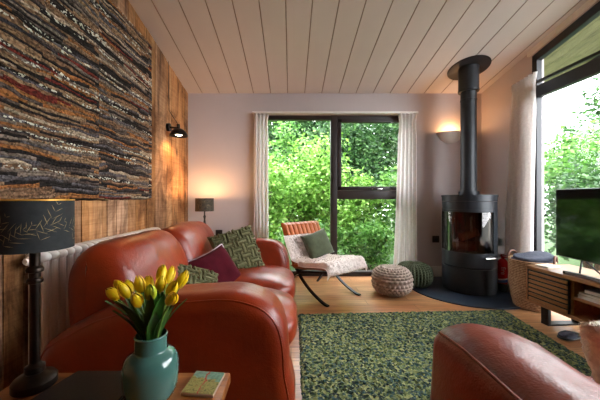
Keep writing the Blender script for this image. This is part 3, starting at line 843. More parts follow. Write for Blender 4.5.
# the word "fire" running up the cylinder
cu = bpy.data.curves.new('fire_text', 'FONT'); cu.body = 'fire'; cu.size = .062; cu.align_x = 'LEFT'
to = bpy.data.objects.new('fire_text', cu); COL.objects.link(to); bpy.context.view_layer.update()
tm = bpy.data.meshes.new_from_object(to.evaluated_get(bpy.context.evaluated_depsgraph_get())); bpy.data.objects.remove(to)
bm = bmesh.new(); bm.from_mesh(tm); bmesh.ops.triangulate(bm, faces=bm.faces); bmesh.ops.subdivide_edges(bm, edges=[e for e in bm.edges if e.calc_length() > .01], cuts=2)
V = []
bm.verts.index_update()
for v in bm.verts:
    a = (v.co.y-.02)/.0506+R(-32); V.append((.0508*math.sin(a), -.0508*math.cos(a), .265-v.co.x))
F = [[q.index for q in f.verts] for f in bm.faces]; bm.free()
MB().add(V, F).build('lettering', 'white_label', fe, smooth=0)

# sockets
for (lb, bx) in (('square dark metal wall socket beside the green curtain side of the stove', None),): pass
def socket(label, c, axis):
    r_ = thing('wall_socket', label, 'socket', c, 0 if axis == 'y' else R(90))
    MB().box(-.043, .043, -.008, 0, -.043, .043, .003).build('plate', 'socket', r_)
    MB().box(-.02, .02, -.012, -.007, -.018, .018, .002).build('switch', 'black_plastic', r_)
socket('dark wall socket between the back window curtain and the stove', (1.83, YB, .48), 'y')
socket('dark wall socket behind the fire extinguisher', (XR, 3.23, .49), 'x')
socket('dark wall socket low on the back wall behind the table lamp', (-.91, YB, .555), 'y')

# ------------------------------------------------------------------ wall uplighter
ul = thing('wall_uplighter', 'half-bowl plaster uplighter on the back wall beside the flue', 'wall light', (2.01, YB, 1.80))
mb = MB(); pf = [(.0, -.115), (.05, -.108), (.105, -.075), (.145, -.025), (.165, .025)]
mb.lathe(pf+[(.157, .025), (.137, -.02), (.1, -.065), (.05, -.096), (.0, -.103)], (0, 0, 0), 28, a0=PI, a1=2*PI); mb.xf(lambda v: Vector((v.x*1.05, v.y*.75, v.z)))
mb.build('bowl', 'ceramic', ul)
MB().super((0, -.055, -.05), (.016, .016, .03), 2, 6).build('bulb', 'bulb', ul)
def light(name, kind, loc, power, col=(1, .62, .3), r=.03, **kw):
    l = bpy.data.lights.new(name, kind); l.energy = power; l.color = col; l.shadow_soft_size = r
    for k, v in kw.items(): setattr(l, k, v)
    o = bpy.data.objects.new(name, l); COL.objects.link(o); o.location = loc; return o
light('uplighter_light', 'POINT', (2.01, YB-.07, 1.83), 3.6, (1, .55, .25), .03)

# wall lamp on planks
wl = thing('wall_lamp', 'dark dome-shaded wall lamp on the plank wall beside the tapestry', 'wall light', (XL+.01, 2.95, 1.74))
MB().tube([(XL, 2.95, 1.745), (XL+.03, 2.95, 1.745)], .042, 20).build('wall_plate', 'black_metal', wl, True)
MB().tube([(XL+.03, 2.95, 1.745), (XL+.09, 2.95, 1.74), (XL+.118, 2.95, 1.735)], .011, 8).build('arm', 'dark_bronze', wl, True)
MB().tube([(XL+.118, 2.95, 1.775), (XL+.118, 2.95, 1.715)], .018, 14).build('socket', 'dark_bronze', wl, True)
pf = [(.018, .05), (.04, .045), (.066, .02), (.078, -.01), (.08, -.022)]
MB().lathe([(q*1.15, z_*1.1) for q, z_ in pf+[(.077, -.022), (.062, .016), (.036, .04), (.016, .045)]], (XL+.122, 2.95, 1.675), 28).build('shade', 'black_metal', wl, True)
MB().super((XL+.122, 2.95, 1.672), (.036, .036, .018), 2, 10).build('bulb', 'bulb_cool', wl, True)
MB().tube([(XL+.118, 2.95, 1.775), (XL+.085, 2.95, 1.82), (XL+.02, 2.95, 1.92), (XL+.012, 2.95, 2.2), (XL+.012, 2.95, zc(2.95)-.005)], .003, 6).build('cord', 'black_plastic', wl, True)
light('wall_lamp_light', 'SPOT', (XL+.115, 2.95, 1.65), 12, (1, .58, .22), .03, spot_size=R(150), spot_blend=.7)

# ------------------------------------------------------------------ far table lamp on a small side table behind the sofa
lt = thing('lamp_table', 'small round side table in the corner behind the sofa', 'side table', (-1.0, 3.24, 0))
MB().lathe([(.0, .43), (.14, .43), (.145, .435), (.145, .448), (.14, .452), (.0, .452)], (-1.0, 3.24, 0), 32).build('table_top', 'dark_wood', lt, True)
MB().tube([(-1, 3.24, .02), (-1, 3.24, .43)], .02, 14).build('stem', 'dark_wood', lt, True)
MB().lathe([(.0, 0), (.11, 0), (.11, .012), (.02, .025), (.0, .025)], (-1.0, 3.24, 0), 28).build('foot', 'dark_wood', lt, True)
tl = thing('table_lamp', 'turned-wood table lamp with botanical drum shade in the back corner', 'table lamp', (-1.0, 3.24, .4525))
MB().lathe([(.05, 0), (.055, .01), (.05, .02), (.02, .03), (.012, .06), (.02, .09), (.026, .12), (.016, .15), (.01, .2), (.018, .225), (.022, .24), (.014, .26), (.009, .3), (.012, .32), (.016, .335), (.008, .35), (.008, .45)], n=20).build('base', 'dark_wood', tl)
MB().lathe([(.105, .395), (.103, .545), (.1015, .545), (.1035, .395)], n=36).build('lamp_shade', 'far_shade', tl)
mb = MB()
for k in range(3): a = k*2*PI/3; mb.tube([(0, 0, .43), (.103*math.cos(a), .103*math.sin(a), .43)], .002, 5)
mb.tube([(0, 0, .43), (0, 0, .46)], .012, 10).build('shade_carrier', 'black_metal', tl)
MB().super((0, 0, .49), (.022, .022, .028), 2, 8).build('bulb', 'bulb', tl)
light('table_lamp_light', 'POINT', (-1.0, 3.24, .985), 11, (1, .55, .24), .03)

# ------------------------------------------------------------------ lounge chair by the window
Fw = Vector((.633, -.774, 0)); Ww = Vector((.774, .633, 0)); O = Vector((.505, 2.74, 0))
yaw = math.atan2(Fw.x, -Fw.y)   # local -Y is forward
lc = thing('lounge_chair', 'tan leather lounge chair on crossed metal legs by the back window', 'lounge chair', O, yaw)
# local: x = width, y = backwards, z = up
for sx in (-.235, .235):
    arc = spline([(sx, .64, .69), (sx, .575, .52), (sx, .49, .36), (sx, .36, .20), (sx, .20, .085), (sx, .04, .017), (sx, -.03, .008)], 6, False)
    MB().bar(arc, (1, 0, 0), .03, .014).build('leg', 'black_metal', lc)
    arc = spline([(sx, -.02, .315), (sx, .1, .292), (sx, .25, .268), (sx, .37, .235), (sx, .46, .17), (sx, .53, .08), (sx, .585, .008)], 6, False)
    MB().bar(arc, (1, 0, 0), .03, .014).build('leg', 'black_metal', lc)
for q in ((.60, .612, .60, .63), (-.02, -.006, .30, .322), (.40, .412, .235, .255)): MB().box(-.235, .235, *q).build('cross_bar', 'black_metal', lc)
def channels(w, l, t, n, sd):
    """slab with n stitched channels across its width; local u across, v along"""
    mb = MB(); nu, nv = n*8, 14; V = []; F = []
    for sg in (1, -1):
        b = len(V)
        for j in range(nv+1):
            for i in range(nu+1):
                u = i/nu; v = j/nv; ch = abs(math.sin(PI*u*n))**.6
                ed = min(1, min(v, 1-v)*12+.15)*min(1, min(u, 1-u)*16+.3)
                h = t/2*ed*(.72+.28*ch)
                V.append(((u-.5)*w, (v-.5)*l, sg*h))
        for j in range(nv):
            for i in range(nu):
                a = b+j*(nu+1)+i; f = (a, a+1, a+nu+2, a+nu+1); F.append(f if sg > 0 else f[::-1])
        if sg == 1: b1 = b
    m = (nu+1)*(nv+1)
    per = [i for i in range(nu+1)]+[j*(nu+1)+nu for j in range(1, nv+1)]+[nv*(nu+1)+i for i in range(nu-1, -1, -1)]+[j*(nu+1) for j in range(nv-1, 0, -1)]
    for k in range(len(per)): k2 = (k+1) % len(per); F.append((per[k], per[k2], m+per[k2], m+per[k]))
    mb.add(V, F); return mb
a = math.atan2(.322-.262, .40)
seat = channels(.55, .52, .075, 9, 1); Ms = Matrix.Translation((0, .21, .335)) @ Matrix.Rotation(-a, 4, 'X')
seat.xf(lambda v: Ms @ v).build('seat', 'chair_leather', lc)
bk = channels(.55, .50, .075, 9, 2); Mb_ = Matrix.Translation((0, .525, .50)) @ Matrix.Rotation(R(64), 4, 'X')
bk.xf(lambda v: Mb_ @ v).build('backrest', 'chair_leather', lc)
# sheepskin: draped over seat and up the left of the back
sk = thing('sheepskin', 'pale curly sheepskin draped over the lounge chair seat', 'sheepskin', O, yaw)
mb = MB(); nu, nv = 80, 120; V = []; F = []
path = spline([Vector((0, -.085, .295)), Vector((0, -.09, .34)), Vector((0, -.05, .395)), Vector((0, .10, .375)), Vector((0, .27, .355)), Vector((0, .39, .36)), Vector((0, .455, .43)), Vector((0, .50, .52)), Vector((0, .535, .60))], 12, False)
def pv(v):
    q = v*(len(path)-1); i = min(int(q), len(path)-2); return path[i].lerp(path[i+1], q-i)
for lay in (1, 0):
    for j in range(nv+1):
        for i in range(nu+1):
            u = i/nu*2-1; v = j/nv
            c = pv(v); tg = (pv(min(1, v+.02))-pv(max(0, v-.02))).normalized(); nn = Vector((0, -tg.z, tg.y)); nn = -nn if nn.z < 0 and nn.y > 0 else nn
            wd = .285*(1 if v < .5 else 1-.30*((v-.5)/.5))*(1+.06*mnoise.noise(Vector((v*7, 1 if u > 0 else 5, 0))))
            cx = -.02 if v < .5 else -.02-.10*((v-.5)/.5)
            ed = (1-abs(u)**6)*(1-abs(2*v-1)**10)
            h = (.024+.010*mnoise.noise(Vector((u*6, v*15, 3)))+.010*mnoise.noise(Vector((u*13, v*34, 7)))+.003*mnoise.noise(Vector((u*40, v*90, 2))))*ed if lay else 0
            drop = max(0, abs(u)-.9)*.35 if v < .55 else 0
            V.append(c+nn*h+Vector((cx+u*wd, 0, -drop)))
m = (nu+1)*(nv+1)
for lay in range(2):
    for j in range(nv):
        for i in range(nu):
            a = lay*m+j*(nu+1)+i; f = (a, a+1, a+nu+2, a+nu+1); F.append(f)
per = [i for i in range(nu+1)]+[j*(nu+1)+nu for j in range(1, nv+1)]+[nv*(nu+1)+i for i in range(nu-1, -1, -1)]+[j*(nu+1) for j in range(nv-1, 0, -1)]
for k in range(len(per)): k2 = (k+1) % len(per); F.append((per[k], per[k2], m+per[k2], m+per[k]))
hide = mb.add(V, F).build('fleece', 'sheepskin', sk, smooth=80)
cm = MB(); cr = random.Random(9)
for k in range(1500):   # curls standing out of the fleece
    i = cr.randint(1, nu-1); j = cr.randint(1, nv-1); p = V[j*(nu+1)+i]
    e1 = V[j*(nu+1)+i+1]-p; e2 = V[(j+1)*(nu+1)+i]-p; nrm = e1.cross(e2).normalized()
    base = V[m+j*(nu+1)+i]; nrm = (p-base).normalized() if (p-base).length > 1e-4 else nrm
    d = nrm+Vector((cr.uniform(-1, 1), cr.uniform(-1, 1), cr.uniform(-1, 1)))*.9; d.normalize()
    s_ = d.cross(Vector((cr.random(), cr.random(), cr.random()+.1))).normalized()*.0035
    q = p+d*.010; cm.add([p-s_, p+s_, q], [(0, 1, 2)])
cm.build('curls', 'sheepskin', sk, smooth=0)['kind'] = 'stuff'
gcl = O+Ww*(-.01)-Fw*.335; gc = pillow('green_cushion', 'plain dark green linen cushion on the lounge chair', (gcl.x, gcl.y, .505), yaw+R(-12), R(-14), R(22), .33, .29, .11, 'green_linen', 6)

# ------------------------------------------------------------------ knitted poufs
def pouf(name, label, loc, r, h, mat, rows, cols, style):
    mb = MB(); nu, nv = cols*5, rows*5; V = []; F = []
    for j in range(nv+1):
        t = j/nv; ph = -PI/2+PI*t
        for i in range(nu):
            a = 2*PI*i/nu
            cp_ = abs(math.cos(ph))**.62; rr = r*cp_; z = h/2*math.copysign(abs(math.sin(ph))**.8, ph)
            rowp = t*rows; off = .5*(int(rowp) % 2)
            if style == 'bobble': k = abs(math.sin(PI*rowp))*abs(math.sin(PI*(a/(2*PI)*cols+off)))
            else: k = abs(math.sin(PI*(a/(2*PI)*cols)))**.7*(.45+.55*abs(math.sin(PI*(rowp*1.0+.35*math.sin(2*PI*a/(2*PI)*cols)))))
            dm = .024*(k-.3)*min(1, cp_*1.6)
            if t > .93: z -= (t-.93)*.35
            n = Vector((math.cos(a)*cp_, math.sin(a)*cp_, math.sin(ph))).normalized()
            V.append(Vector((rr*math.cos(a), rr*math.sin(a), z))+n*dm)
    for j in range(nv):
        for i in range(nu): F.append((j*nu+i, j*nu+(i+1) % nu, (j+1)*nu+(i+1) % nu, (j+1)*nu+i))
    F.append(tuple(range(nu))[::-1]); F.append(tuple(nv*nu+i for i in range(nu)))
    zm = min(v.z for v in V)
    mb.add([v-Vector((0, 0, zm)) for v in V], F)
    o = mb.build(name, mat, smooth=80); o.location = loc; return tag(o, label, 'pouf')
pouf('knitted_pouf', 'pale grey chunky-knit pouf on the floor in front of the green pouf', (1.055, 2.93, .001), .196, .275, 'grey_knit', 14, 26, 'bobble')
pouf('knitted_pouf', 'dark green knitted pouf behind the grey pouf', (1.405, 3.2, .001), .185, .25, 'green_knit', 16, 30, 'rib')

# ------------------------------------------------------------------ wicker basket and throw
BX, BY = 2.19, 2.555
bs = thing('wicker_basket', 'round woven basket with loop handles beside the media cabinet', 'basket', (BX, BY, 0))
pf = [(q*.79, z_) for q, z_ in ((.0, .004), (.14, .004), (.165, .02), (.19, .10), (.205, .22), (.212, .34), (.214, .425), (.218, .437), (.212, .445), (.205, .437), (.202, .34), (.195, .22), (.18, .10), (.155, .03), (.0, .02))]
MB().lathe(pf, n=72, fn=lambda r_, z, a: (r_+(.0025*math.sin(a*36)*(1 if int(z*60) % 2 else -1) if r_ > .12 else 0), z)).build('body', 'basket', bs)
for ang in (R(105), R(-52)):
    c, s_ = math.cos(ang), math.sin(ang); pts = []
    for k in range(15):
        t = PI*k/14; q = .055*math.cos(t); pts.append((.165*c-s_*q, .165*s_+c*q, .43+.065*math.sin(t)))
    MB().tube(pts, .009, 8).build('handle', 'handle_leather', bs)
def thfn(w):
    w = wob(w, .018, 7, 3); w.z += .02*math.sin(w.x*9+w.y*6); return w
mb = MB()
for k, (dz, hx, hy, rz) in enumerate(((.40, .135, .125, .3), (.437, .135, .125, .1), (.468, .125, .12, -.15))):
    s0 = len(mb.v); mb.super((0, 0, 0), (hx, hy, .024), 4, 14, fn=thfn)
    Mx = Matrix.Translation((BX-.0+.01*k, BY, dz)) @ Matrix.Rotation(rz, 4, 'Z'); mb.xf(lambda v: Mx @ v, s0)
tag(mb.build('folded_throw', 'throw', loc=(BX, BY, .38), smooth=60), 'folded slate grey throw lying in the woven basket', 'throw')

# ------------------------------------------------------------------ media cabinet (angled slightly to the window wall)
CA = R(3.9); Cf = Vector((1.947, 2.32, 0))
cab = thing('media_cabinet', 'low oak media cabinet with slatted door and open shelf under the television', 'cabinet', Cf, CA)
# local: x = depth towards the wall, -y = along the front towards the camera
D, L, ZB, ZT = .385, 1.5, .15, .445
MB().box(0, D, -L, 0, ZT-.025, ZT, .002).box(0, D, -L, 0, ZB, ZB+.022, .002).box(0, D, -.022, 0, ZB+.022, ZT-.025).box(0, D, -L, -L+.022, ZB+.022, ZT-.025).box(.02, D, -.352, -.334, ZB+.022, ZT-.025).box(.02, D, -1.16, -1.142, ZB+.022, ZT-.025).build('carcass', 'oak_y', cab)
MB().box(D-.008, D, -L+.02, -.02, ZB+.02, ZT-.022).build('back_panel', 'oak_y', cab)
MB().box(.015, D-.01, -1.142, -.352, .288, .306, .001).build('shelf', 'oak_y', cab)
for (ya, yb) in ((-.334, -.022), (-L+.022, -1.16)):
    mb = MB(); mb.box(-.001, .006, ya, yb, ZB+.024, ZT-.027, mi=1)
    z = ZB+.028
    while z+.021 < ZT-.027: mb.box(-.010, .002, ya+.004, yb-.010, z, z+.021, .0015, mi=0); z += .0345
    mb.box(-.009, .002, yb-.008, yb, ZB+.024, ZT-.027, mi=1); mb
    mb.build('door', ['oak_y', 'black_plastic'], cab)
for yy in (-.11, -L+.11):
    MB().box(.05, .075, yy-.03, yy+.03, 0, ZB, .002).box(D-.075, D-.05, yy-.03, yy+.03, 0, ZB, .002).box(.05, D-.05, yy-.03, yy+.03, 0, .012).build('leg', 'black_metal', cab)
def cabw(p): return cab.matrix_basis @ Vector(p)
# things on / in the cabinet
def book(name, label, c, sx, sy, sz, rz, cover, cat='book', group=None):
    w = cabw(c); b = thing(name, label, cat, w, CA+rz, group)
    MB().box(-sx/2, sx/2, -sy/2, sy/2, 0, .002).box(-sx/2, sx/2, -sy/2, sy/2, sz-.002, sz).box(sx/2-.002, sx/2, -sy/2, sy/2, 0, sz).build('cover', cover, b)
    MB().box(-sx/2+.003, sx/2-.003, -sy/2+.003, sy/2-.003, .002, sz-.002).build('pages', 'paper', b)
book('book', 'thin book on the basket end of the cabinet top', (.12, -.07, ZT), .14, .10, .012, R(8), 'cover_cream', group=None)
book('book', 'thick paper-covered book lowest on the open cabinet shelf', (.16, -.545, .306), .26, .36, .022, R(1), 'paper')
book('book', 'cream book in the middle of the pile on the open shelf', (.155, -.54, .329), .25, .34, .016, R(-2), 'cover_cream')
book('book', 'grey-covered book topmost in the pile on the open shelf', (.17, -.535, .346), .23, .30, .024, R(4), 'cover_grey')
sb = thing('soundbar', 'slim black soundbar on the cabinet top in front of the television', 'soundbar', cabw((.055, -.62, ZT)), CA)
MB().box(-.02, .02, -.36, .36, 0, .022, .004).build('body', 'black_plastic', sb); MB().box(-.0215, -.0195, -.34, .34, .004, .018).build('grille', 'cover_grey', sb)
TVa = R(4.5)
tv = thing('television', 'flat black television standing on the oak cabinet in front of the side window', 'television', (2.137, 2.26, ZT), -TVa)
MB().box(0, .03, -.96, 0, .095, .625, .004).build('housing', 'black_plastic', tv)
MB().box(-.001, .001, -.955, -.005, .103, .62).build('screen', 'screen', tv)
for yy in (-.22, -.74): MB().tube([(.0, yy+.0, .1), (-.06, yy-.05, .004)], .006, 6).tube([(.02, yy, .1), (.09, yy-.05, .004)], .006, 6).build('foot', 'black_metal', tv)

# dark object on floor under cabinet
sh = thing('slipper', 'dark slipper on the floor in front of the cabinet', 'slipper', (2.005, 2.01, .0005), R(20))
MB().super((0, 0, .009), (.11, .045, .009), 3, 10).build('sole', 'black_plastic', sh)
MB().super((-.03, 0, .022), (.07, .042, .02), 2.4, 10).build('upper', 'throw', sh)

# ------------------------------------------------------------------ near side table, with lamp, folder, vase, map coaster
TX0, TX1, TY0, TY1, TZ = -.83, -.19, .42, .885, .45
tb = thing('side_table', 'rustic oak side table at the near arm of the sofa', 'side table', ((TX0+TX1)/2, (TY0+TY1)/2, 0))
MB().box(TX0, TX1, TY0, TY1, TZ-.035, TZ, .006, 2).build('table_top', 'table_oak', tb, True)
for x in (TX0+.05, TX1-.05):
    for y in (TY0+.05, TY1-.05): MB().box(x-.025, x+.025, y-.025, y+.025, 0, TZ-.035, .004).build('leg', 'table_oak', tb, True)
for q in (TY1-.062, TY0+.042): MB().box(TX0+.07, TX1-.07, q, q+.02, TZ-.10, TZ-.035).build('apron', 'table_oak', tb, True)

LX, LY = -.748, .818
nl = thing('pipe_lamp', 'tall dark iron pipe lamp with palm-print shade on the near table', 'table lamp', (LX, LY, TZ+.0005))
MB().lathe([(.05, .0), (.053, .004), (.053, .022), (.047, .03), (.03, .036), (.022, .042), (.0, .042)], n=32).build('base', 'dark_bronze', nl)
MB().lathe([(.02, .04), (.024, .045), (.024, .06), (.017, .064), (.0125, .07), (.0125, .30), (.018, .302), (.020, .308), (.018, .315), (.014, .318), (.014, .332), (.020, .335), (.021, .342), (.018, .348), (.0125, .352), (.0125, .42), (.012, .48)], n=20).build('pole', 'dark_bronze', nl)
mb = MB(); RS = .092; z0, z1 = .402, .545
mb.lathe([(RS, z0), (RS, z1), (RS-.002, z1), (RS-.002, z0)], n=64)
mb.lathe([(RS-.0025, z0), (RS-.0025, z1)], n=64, mi=2)
mb.lathe([(RS+.0012, z1-.003), (RS+.0012, z1+.001), (RS-.003, z1+.001), (RS-.003, z1-.003), (RS+.0012, z1-.003)], n=64, mi=2)
fr = random.Random(12)
def onshade(s, z, k=.0008): a = s/RS; return ((RS+k)*math.sin(a), -(RS+k)*math.cos(a), z)
for q in range(14):   # printed palm fronds: part of the shade's surface
    s0 = -.30+q*.042+fr.uniform(-.01, .01); zz0 = z0+(.012 if q % 2 else .05)+fr.uniform(-.006, .006); ang = (.75 if q % 2 else .25)+fr.uniform(-.25, .35); Ln = fr.uniform(.09, .125); bend = fr.uniform(-.5, .5)
    pts = []; s_, z_ = s0, zz0; a = ang
    for k in range(13):
        pts.append((s_, z_, a)); s_ += Ln/12*math.cos(a); z_ += Ln/12*math.sin(a); a += bend/12
    for k in range(1, 13):
        s_, z_, a = pts[k]; ln = .030*math.sin(PI*(k/13)**.8)+.006
        for sg in (1, -1):
            b = a+sg*.75; tip = (s_+ln*math.cos(b), z_+ln*math.sin(b)); px, pz = -math.sin(b)*.0007, math.cos(b)*.0007
            if k % 2: continue
            if not (z0+.003 < tip[1] < z1-.004 and z0+.003 < z_ < z1-.004): continue
            mid = ((s_+tip[0])/2, (z_+tip[1])/2)
            mb.add([onshade(s_, z_), onshade(mid[0]+px, mid[1]+pz), onshade(*tip), onshade(mid[0]-px, mid[1]-pz)], [(0, 1, 2, 3)], 1)
mb.build('lamp_shade', ['shade_navy', 'shade_gold', 'shade_lining'], nl)
MB().super((0, 0, .49), (.02, .02, .028), 2, 8).build('bulb', 'bulb', nl)
light('pipe_lamp_light', 'POINT', (LX, LY, TZ+.47), 5, (1, .55, .22), .03)

fd = thing('black_folder', 'flat black folder lying on the near table beside the pipe lamp', 'folder', (-.60, .72, TZ+.0005))
def quadslab(c4, z0, z1):
    return [(x, y, z) for z in (z0, z1) for x, y in c4], [(3, 2, 1, 0), (4, 5, 6, 7), (0, 1, 5, 4), (1, 2, 6, 5), (2, 3, 7, 6), (3, 0, 4, 7)]
fq = [(-.73, .60), (-.475, .60), (-.445, .868), (-.66, .868)]
v_, f_ = quadslab(fq, TZ+.001, TZ+.005); MB().add(v_, f_).build('back_cover', 'black_folder', fd, True, smooth=0)
v_, f_ = quadslab([(x+.003*(1 if x < -.6 else -1), y+.004*(1 if y < .7 else -1)) for x, y in fq], TZ+.005, TZ+.011); MB().add(v_, f_).build('pages', 'cover_grey', fd, True, smooth=0)
v_, f_ = quadslab(fq, TZ+.011, TZ+.0145); MB().add(v_, f_).build('front_cover', 'black_folder', fd, True, smooth=0)

VX, VY = -.382, .765
vs = thing('vase', 'glazed teal vase holding tulips on the near table', 'vase', (VX, VY, TZ+.0005))
pf = [(.0, .0), (.040, .0), (.050, .004), (.064, .025), (.070, .055), (.071, .085), (.0685, .108), (.060, .124), (.049, .132), (.0425, .137), (.0415, .145), (.0415, .172), (.0425, .176), (.0405, .178), (.038, .176), (.037, .14), (.045, .128), (.06, .1), (.06, .05), (.03, .01), (.0, .01)]
fine = spline([Vector(p) for p in pf], 4, False)
MB().lathe([(max(0, p.x), p.y) for p in fine], n=56).build('body', 'teal_glaze', vs)
# water inside hidden; tulips: each flower a thing
tr_ = random.Random(2)
def px(x, y, Y): return Vector(((x-291)/280*Y, Y, 1-(y-198)/280*Y))
heads = [(116, 291, .80, 1, 'tulip furthest towards the lamp'), (120, 281, .86, 1, 'tulip leaning back behind the lamp-side blooms'), (127, 289, .74, 1, 'low tulip second from the lamp side'), (131, 285, .82, 1, 'tulip in the middle of the lamp-side trio'),
         (141, 284, .77, 1, 'large upright tulip at the middle of the bunch'), (139, 298, .71, 1, 'short front tulip below the large middle bloom'), (151, 291, .72, 0, 'green-tinged tulip bud at the front of the bunch'), (149, 282, .83, 1, 'tulip behind the green-tinged bud'),
         (160, 284, .76, 1, 'tulip beside the green-tinged bud'), (161, 273, .84, 1, 'tallest tulip at the top of the bunch'), (169, 274, .85, 1, 'tall tulip just behind the tallest bloom'), (171, 287, .75, 1, 'tulip opening towards the olive cushion'),
         (171, 296, .70, 1, 'lowest tulip on the coaster side'), (180, 279, .79, 1, 'tulip furthest towards the coaster side')]
hs = []
for i, (hx, hy, Y, col, lb) in enumerate(heads):
    h = px(148+(hx-148)*.92, 287+(hy-287)*.92+8, Y-.01); b = Vector((VX, VY, TZ+.03))+Vector((tr_.uniform(-.02, .02), tr_.uniform(-.02, .02), 0))
    nk = Vector((VX, VY, TZ+.178))+Vector(((h.x-VX)*.32, (h.y-VY)*.25, 0)); nk.x = VX+max(-.028, min(.028, nk.x-VX)); nk.y = VY+max(-.026, min(.026, nk.y-VY))
    path = spline([b, nk, nk.lerp(h, .5)+Vector((0, 0, .012)), h-Vector((0, 0, .004))], 6, False)
    t = thing('tulip', 'yellow '+lb if col else lb, 'tulip', b, 0, 'yellow tulips in the teal vase')
    MB().tube(path, .0034, 6).build('stem', 'stem', t, True)
    ax = (path[-1]-path[-3]).normalized(); q = ax.to_track_quat('Z', 'Y').to_matrix()
    sz = .050*(1.08 if hy < 280 else .95); mb = MB()
    for k in range(6):
        a0 = k*PI/3+i; inner = k % 2; V = []; n = 6
        for jj in range(8):
            tt = jj/7; prof = .0142*math.sin(PI*min(1, tt*.80+.14))**.75*(1-.2*inner); wd = 1.0*math.sin(PI*min(.99, tt*.86+.13))**.8
            for ii in range(n+1):
                uu = ii/n*2-1; a = a0+uu*wd*.78; rr = prof*(1-.06*abs(uu))+.001*(1-inner)
                V.append(h+q @ Vector((rr*math.cos(a), rr*math.sin(a), tt*sz-.1*sz*0)))
        F = [(jj*(n+1)+ii, jj*(n+1)+ii+1, (jj+1)*(n+1)+ii+1, (jj+1)*(n+1)+ii) for jj in range(7) for ii in range(n)]
        p = mb.add(V, F)
    mb.build('flower', 'tulip' if col else 'tulip_green', t, True, smooth=70)
    # blade leaves
    for lf in range(2):
        a = math.atan2(h.y-VY, h.x-VX)+tr_.uniform(-.9, .9); L_ = tr_.uniform(.09, .14); out_ = tr_.uniform(.2, .7)
        base = Vector((VX+.018*math.cos(a), VY+.018*math.sin(a), TZ+.15)); V = []; N = 9
        for k in range(N+1):
            tt = k/N; c = base+Vector((math.cos(a), math.sin(a), 0))*(.012*tt+out_*L_*tt*tt*.9)+Vector((0, 0, L_*1.25*tt-.02*tt*tt*out_))
            wd = .0150*math.sin(PI*(tt*.86+.10))**.8; sd_ = Vector((-math.sin(a), math.cos(a), 0)); oo = Vector((math.cos(a), math.sin(a), 0))
            V += [c-sd_*wd+oo*.003, c-oo*.0015, c+sd_*wd+oo*.003]
        F = [f for k in range(N) for f in ((3*k, 3*k+1, 3*k+4, 3*k+3), (3*k+1, 3*k+2, 3*k+5, 3*k+4))]
        MB().add(V, F).build('leaf', 'tulip_leaf', t, True, smooth=70)

cs = thing('map_coaster', 'square map-print coaster on the corner of the near table', 'coaster', (-.255, .822, TZ+.0005), R(-6))
MB().box(-.047, .047, -.05, .05, 0, .009, .002, 2).build('body', 'map_edge', cs); MB().box(-.0455, .0455, -.0485, .0485, .009, .0098).build('map_print', 'map', cs, smooth=0)

# ------------------------------------------------------------------ garden: each shrub and tree a thing with foliage and stems
def plant(name, label, x, y, h, rx, ry, n, leaf, mat, seed, group, zlow=.05, cat='shrub', clumps=26):
    g = np.random.default_rng(seed); z0 = -.16
    root = thing(name, label, cat, (x, y, z0), 0, group)
    cc = g.normal(size=(clumps, 3)); cc /= np.linalg.norm(cc, axis=1)[:, None]; cc *= g.uniform(.25, .9, clumps)[:, None]
    idx = g.integers(0, clumps, n)
    d = g.normal(size=(n, 3)); d /= np.linalg.norm(d, axis=1)[:, None]
    P = cc[idx]+d*g.uniform(.08, .42, n)[:, None]
    zz = (P[:, 2]*.5/1.1+.5); P = np.stack([P[:, 0]*rx, P[:, 1]*ry, (zlow+np.clip(zz, -.02, 1.05)*(1-zlow))*h], 1)
    ln = leaf*g.uniform(.65, 1.25, n); a = g.uniform(0, 2*PI, n); el = g.uniform(-.9, .5, n)
    t = np.stack([np.cos(a)*np.cos(el), np.sin(a)*np.cos(el), np.sin(el)], 1)
    r_ = g.normal(size=(n, 3)); sd = np.cross(t, r_); sd /= np.linalg.norm(sd, axis=1)[:, None]
    nr = np.cross(t, sd); w = ln*.30
    v0 = P; v1 = P+t*(ln*.45)[:, None]+sd*w[:, None]+nr*(w*.35)[:, None]; v2 = P+t*ln[:, None]; v3 = P+t*(ln*.45)[:, None]-sd*w[:, None]+nr*(w*.35)[:, None]
    co = np.stack([v0, v1, v2, v3], 1).reshape(-1, 3)
    me = bpy.data.meshes.new('foliage'); me.vertices.add(4*n); me.vertices.foreach_set('co', co.ravel())
    fi = np.stack([np.arange(n)*4, np.arange(n)*4+1, np.arange(n)*4+2, np.arange(n)*4, np.arange(n)*4+2, np.arange(n)*4+3], 1).reshape(-1)
    me.loops.add(6*n); me.loops.foreach_set('vertex_index', fi); me.polygons.add(2*n)
    me.polygons.foreach_set('loop_start', np.arange(2*n)*3); me.polygons.foreach_set('loop_total', np.full(2*n, 3))
    me.materials.append(M[mat]); me.update(calc_edges=True); me.validate()
    fo = bpy.data.objects.new('foliage', me); COL.objects.link(fo); fo.parent = root
    mb = MB()
    for k in range(min(9, clumps)):
        c = cc[k]; e = Vector((c[0]*rx, c[1]*ry, (zlow+(c[2]*.45+.5)*(1-zlow))*h)); b = Vector((c[0]*.12*rx, c[1]*.12*ry, 0))
        mb.tube([b, b.lerp(e, .4)+Vector((0, 0, .1*h)), e], [.02*h/2, .012*h/2, .005*h/2], 5)
    mb.build('stem', 'bark', root)
GB = 'shrubs outside the back window'
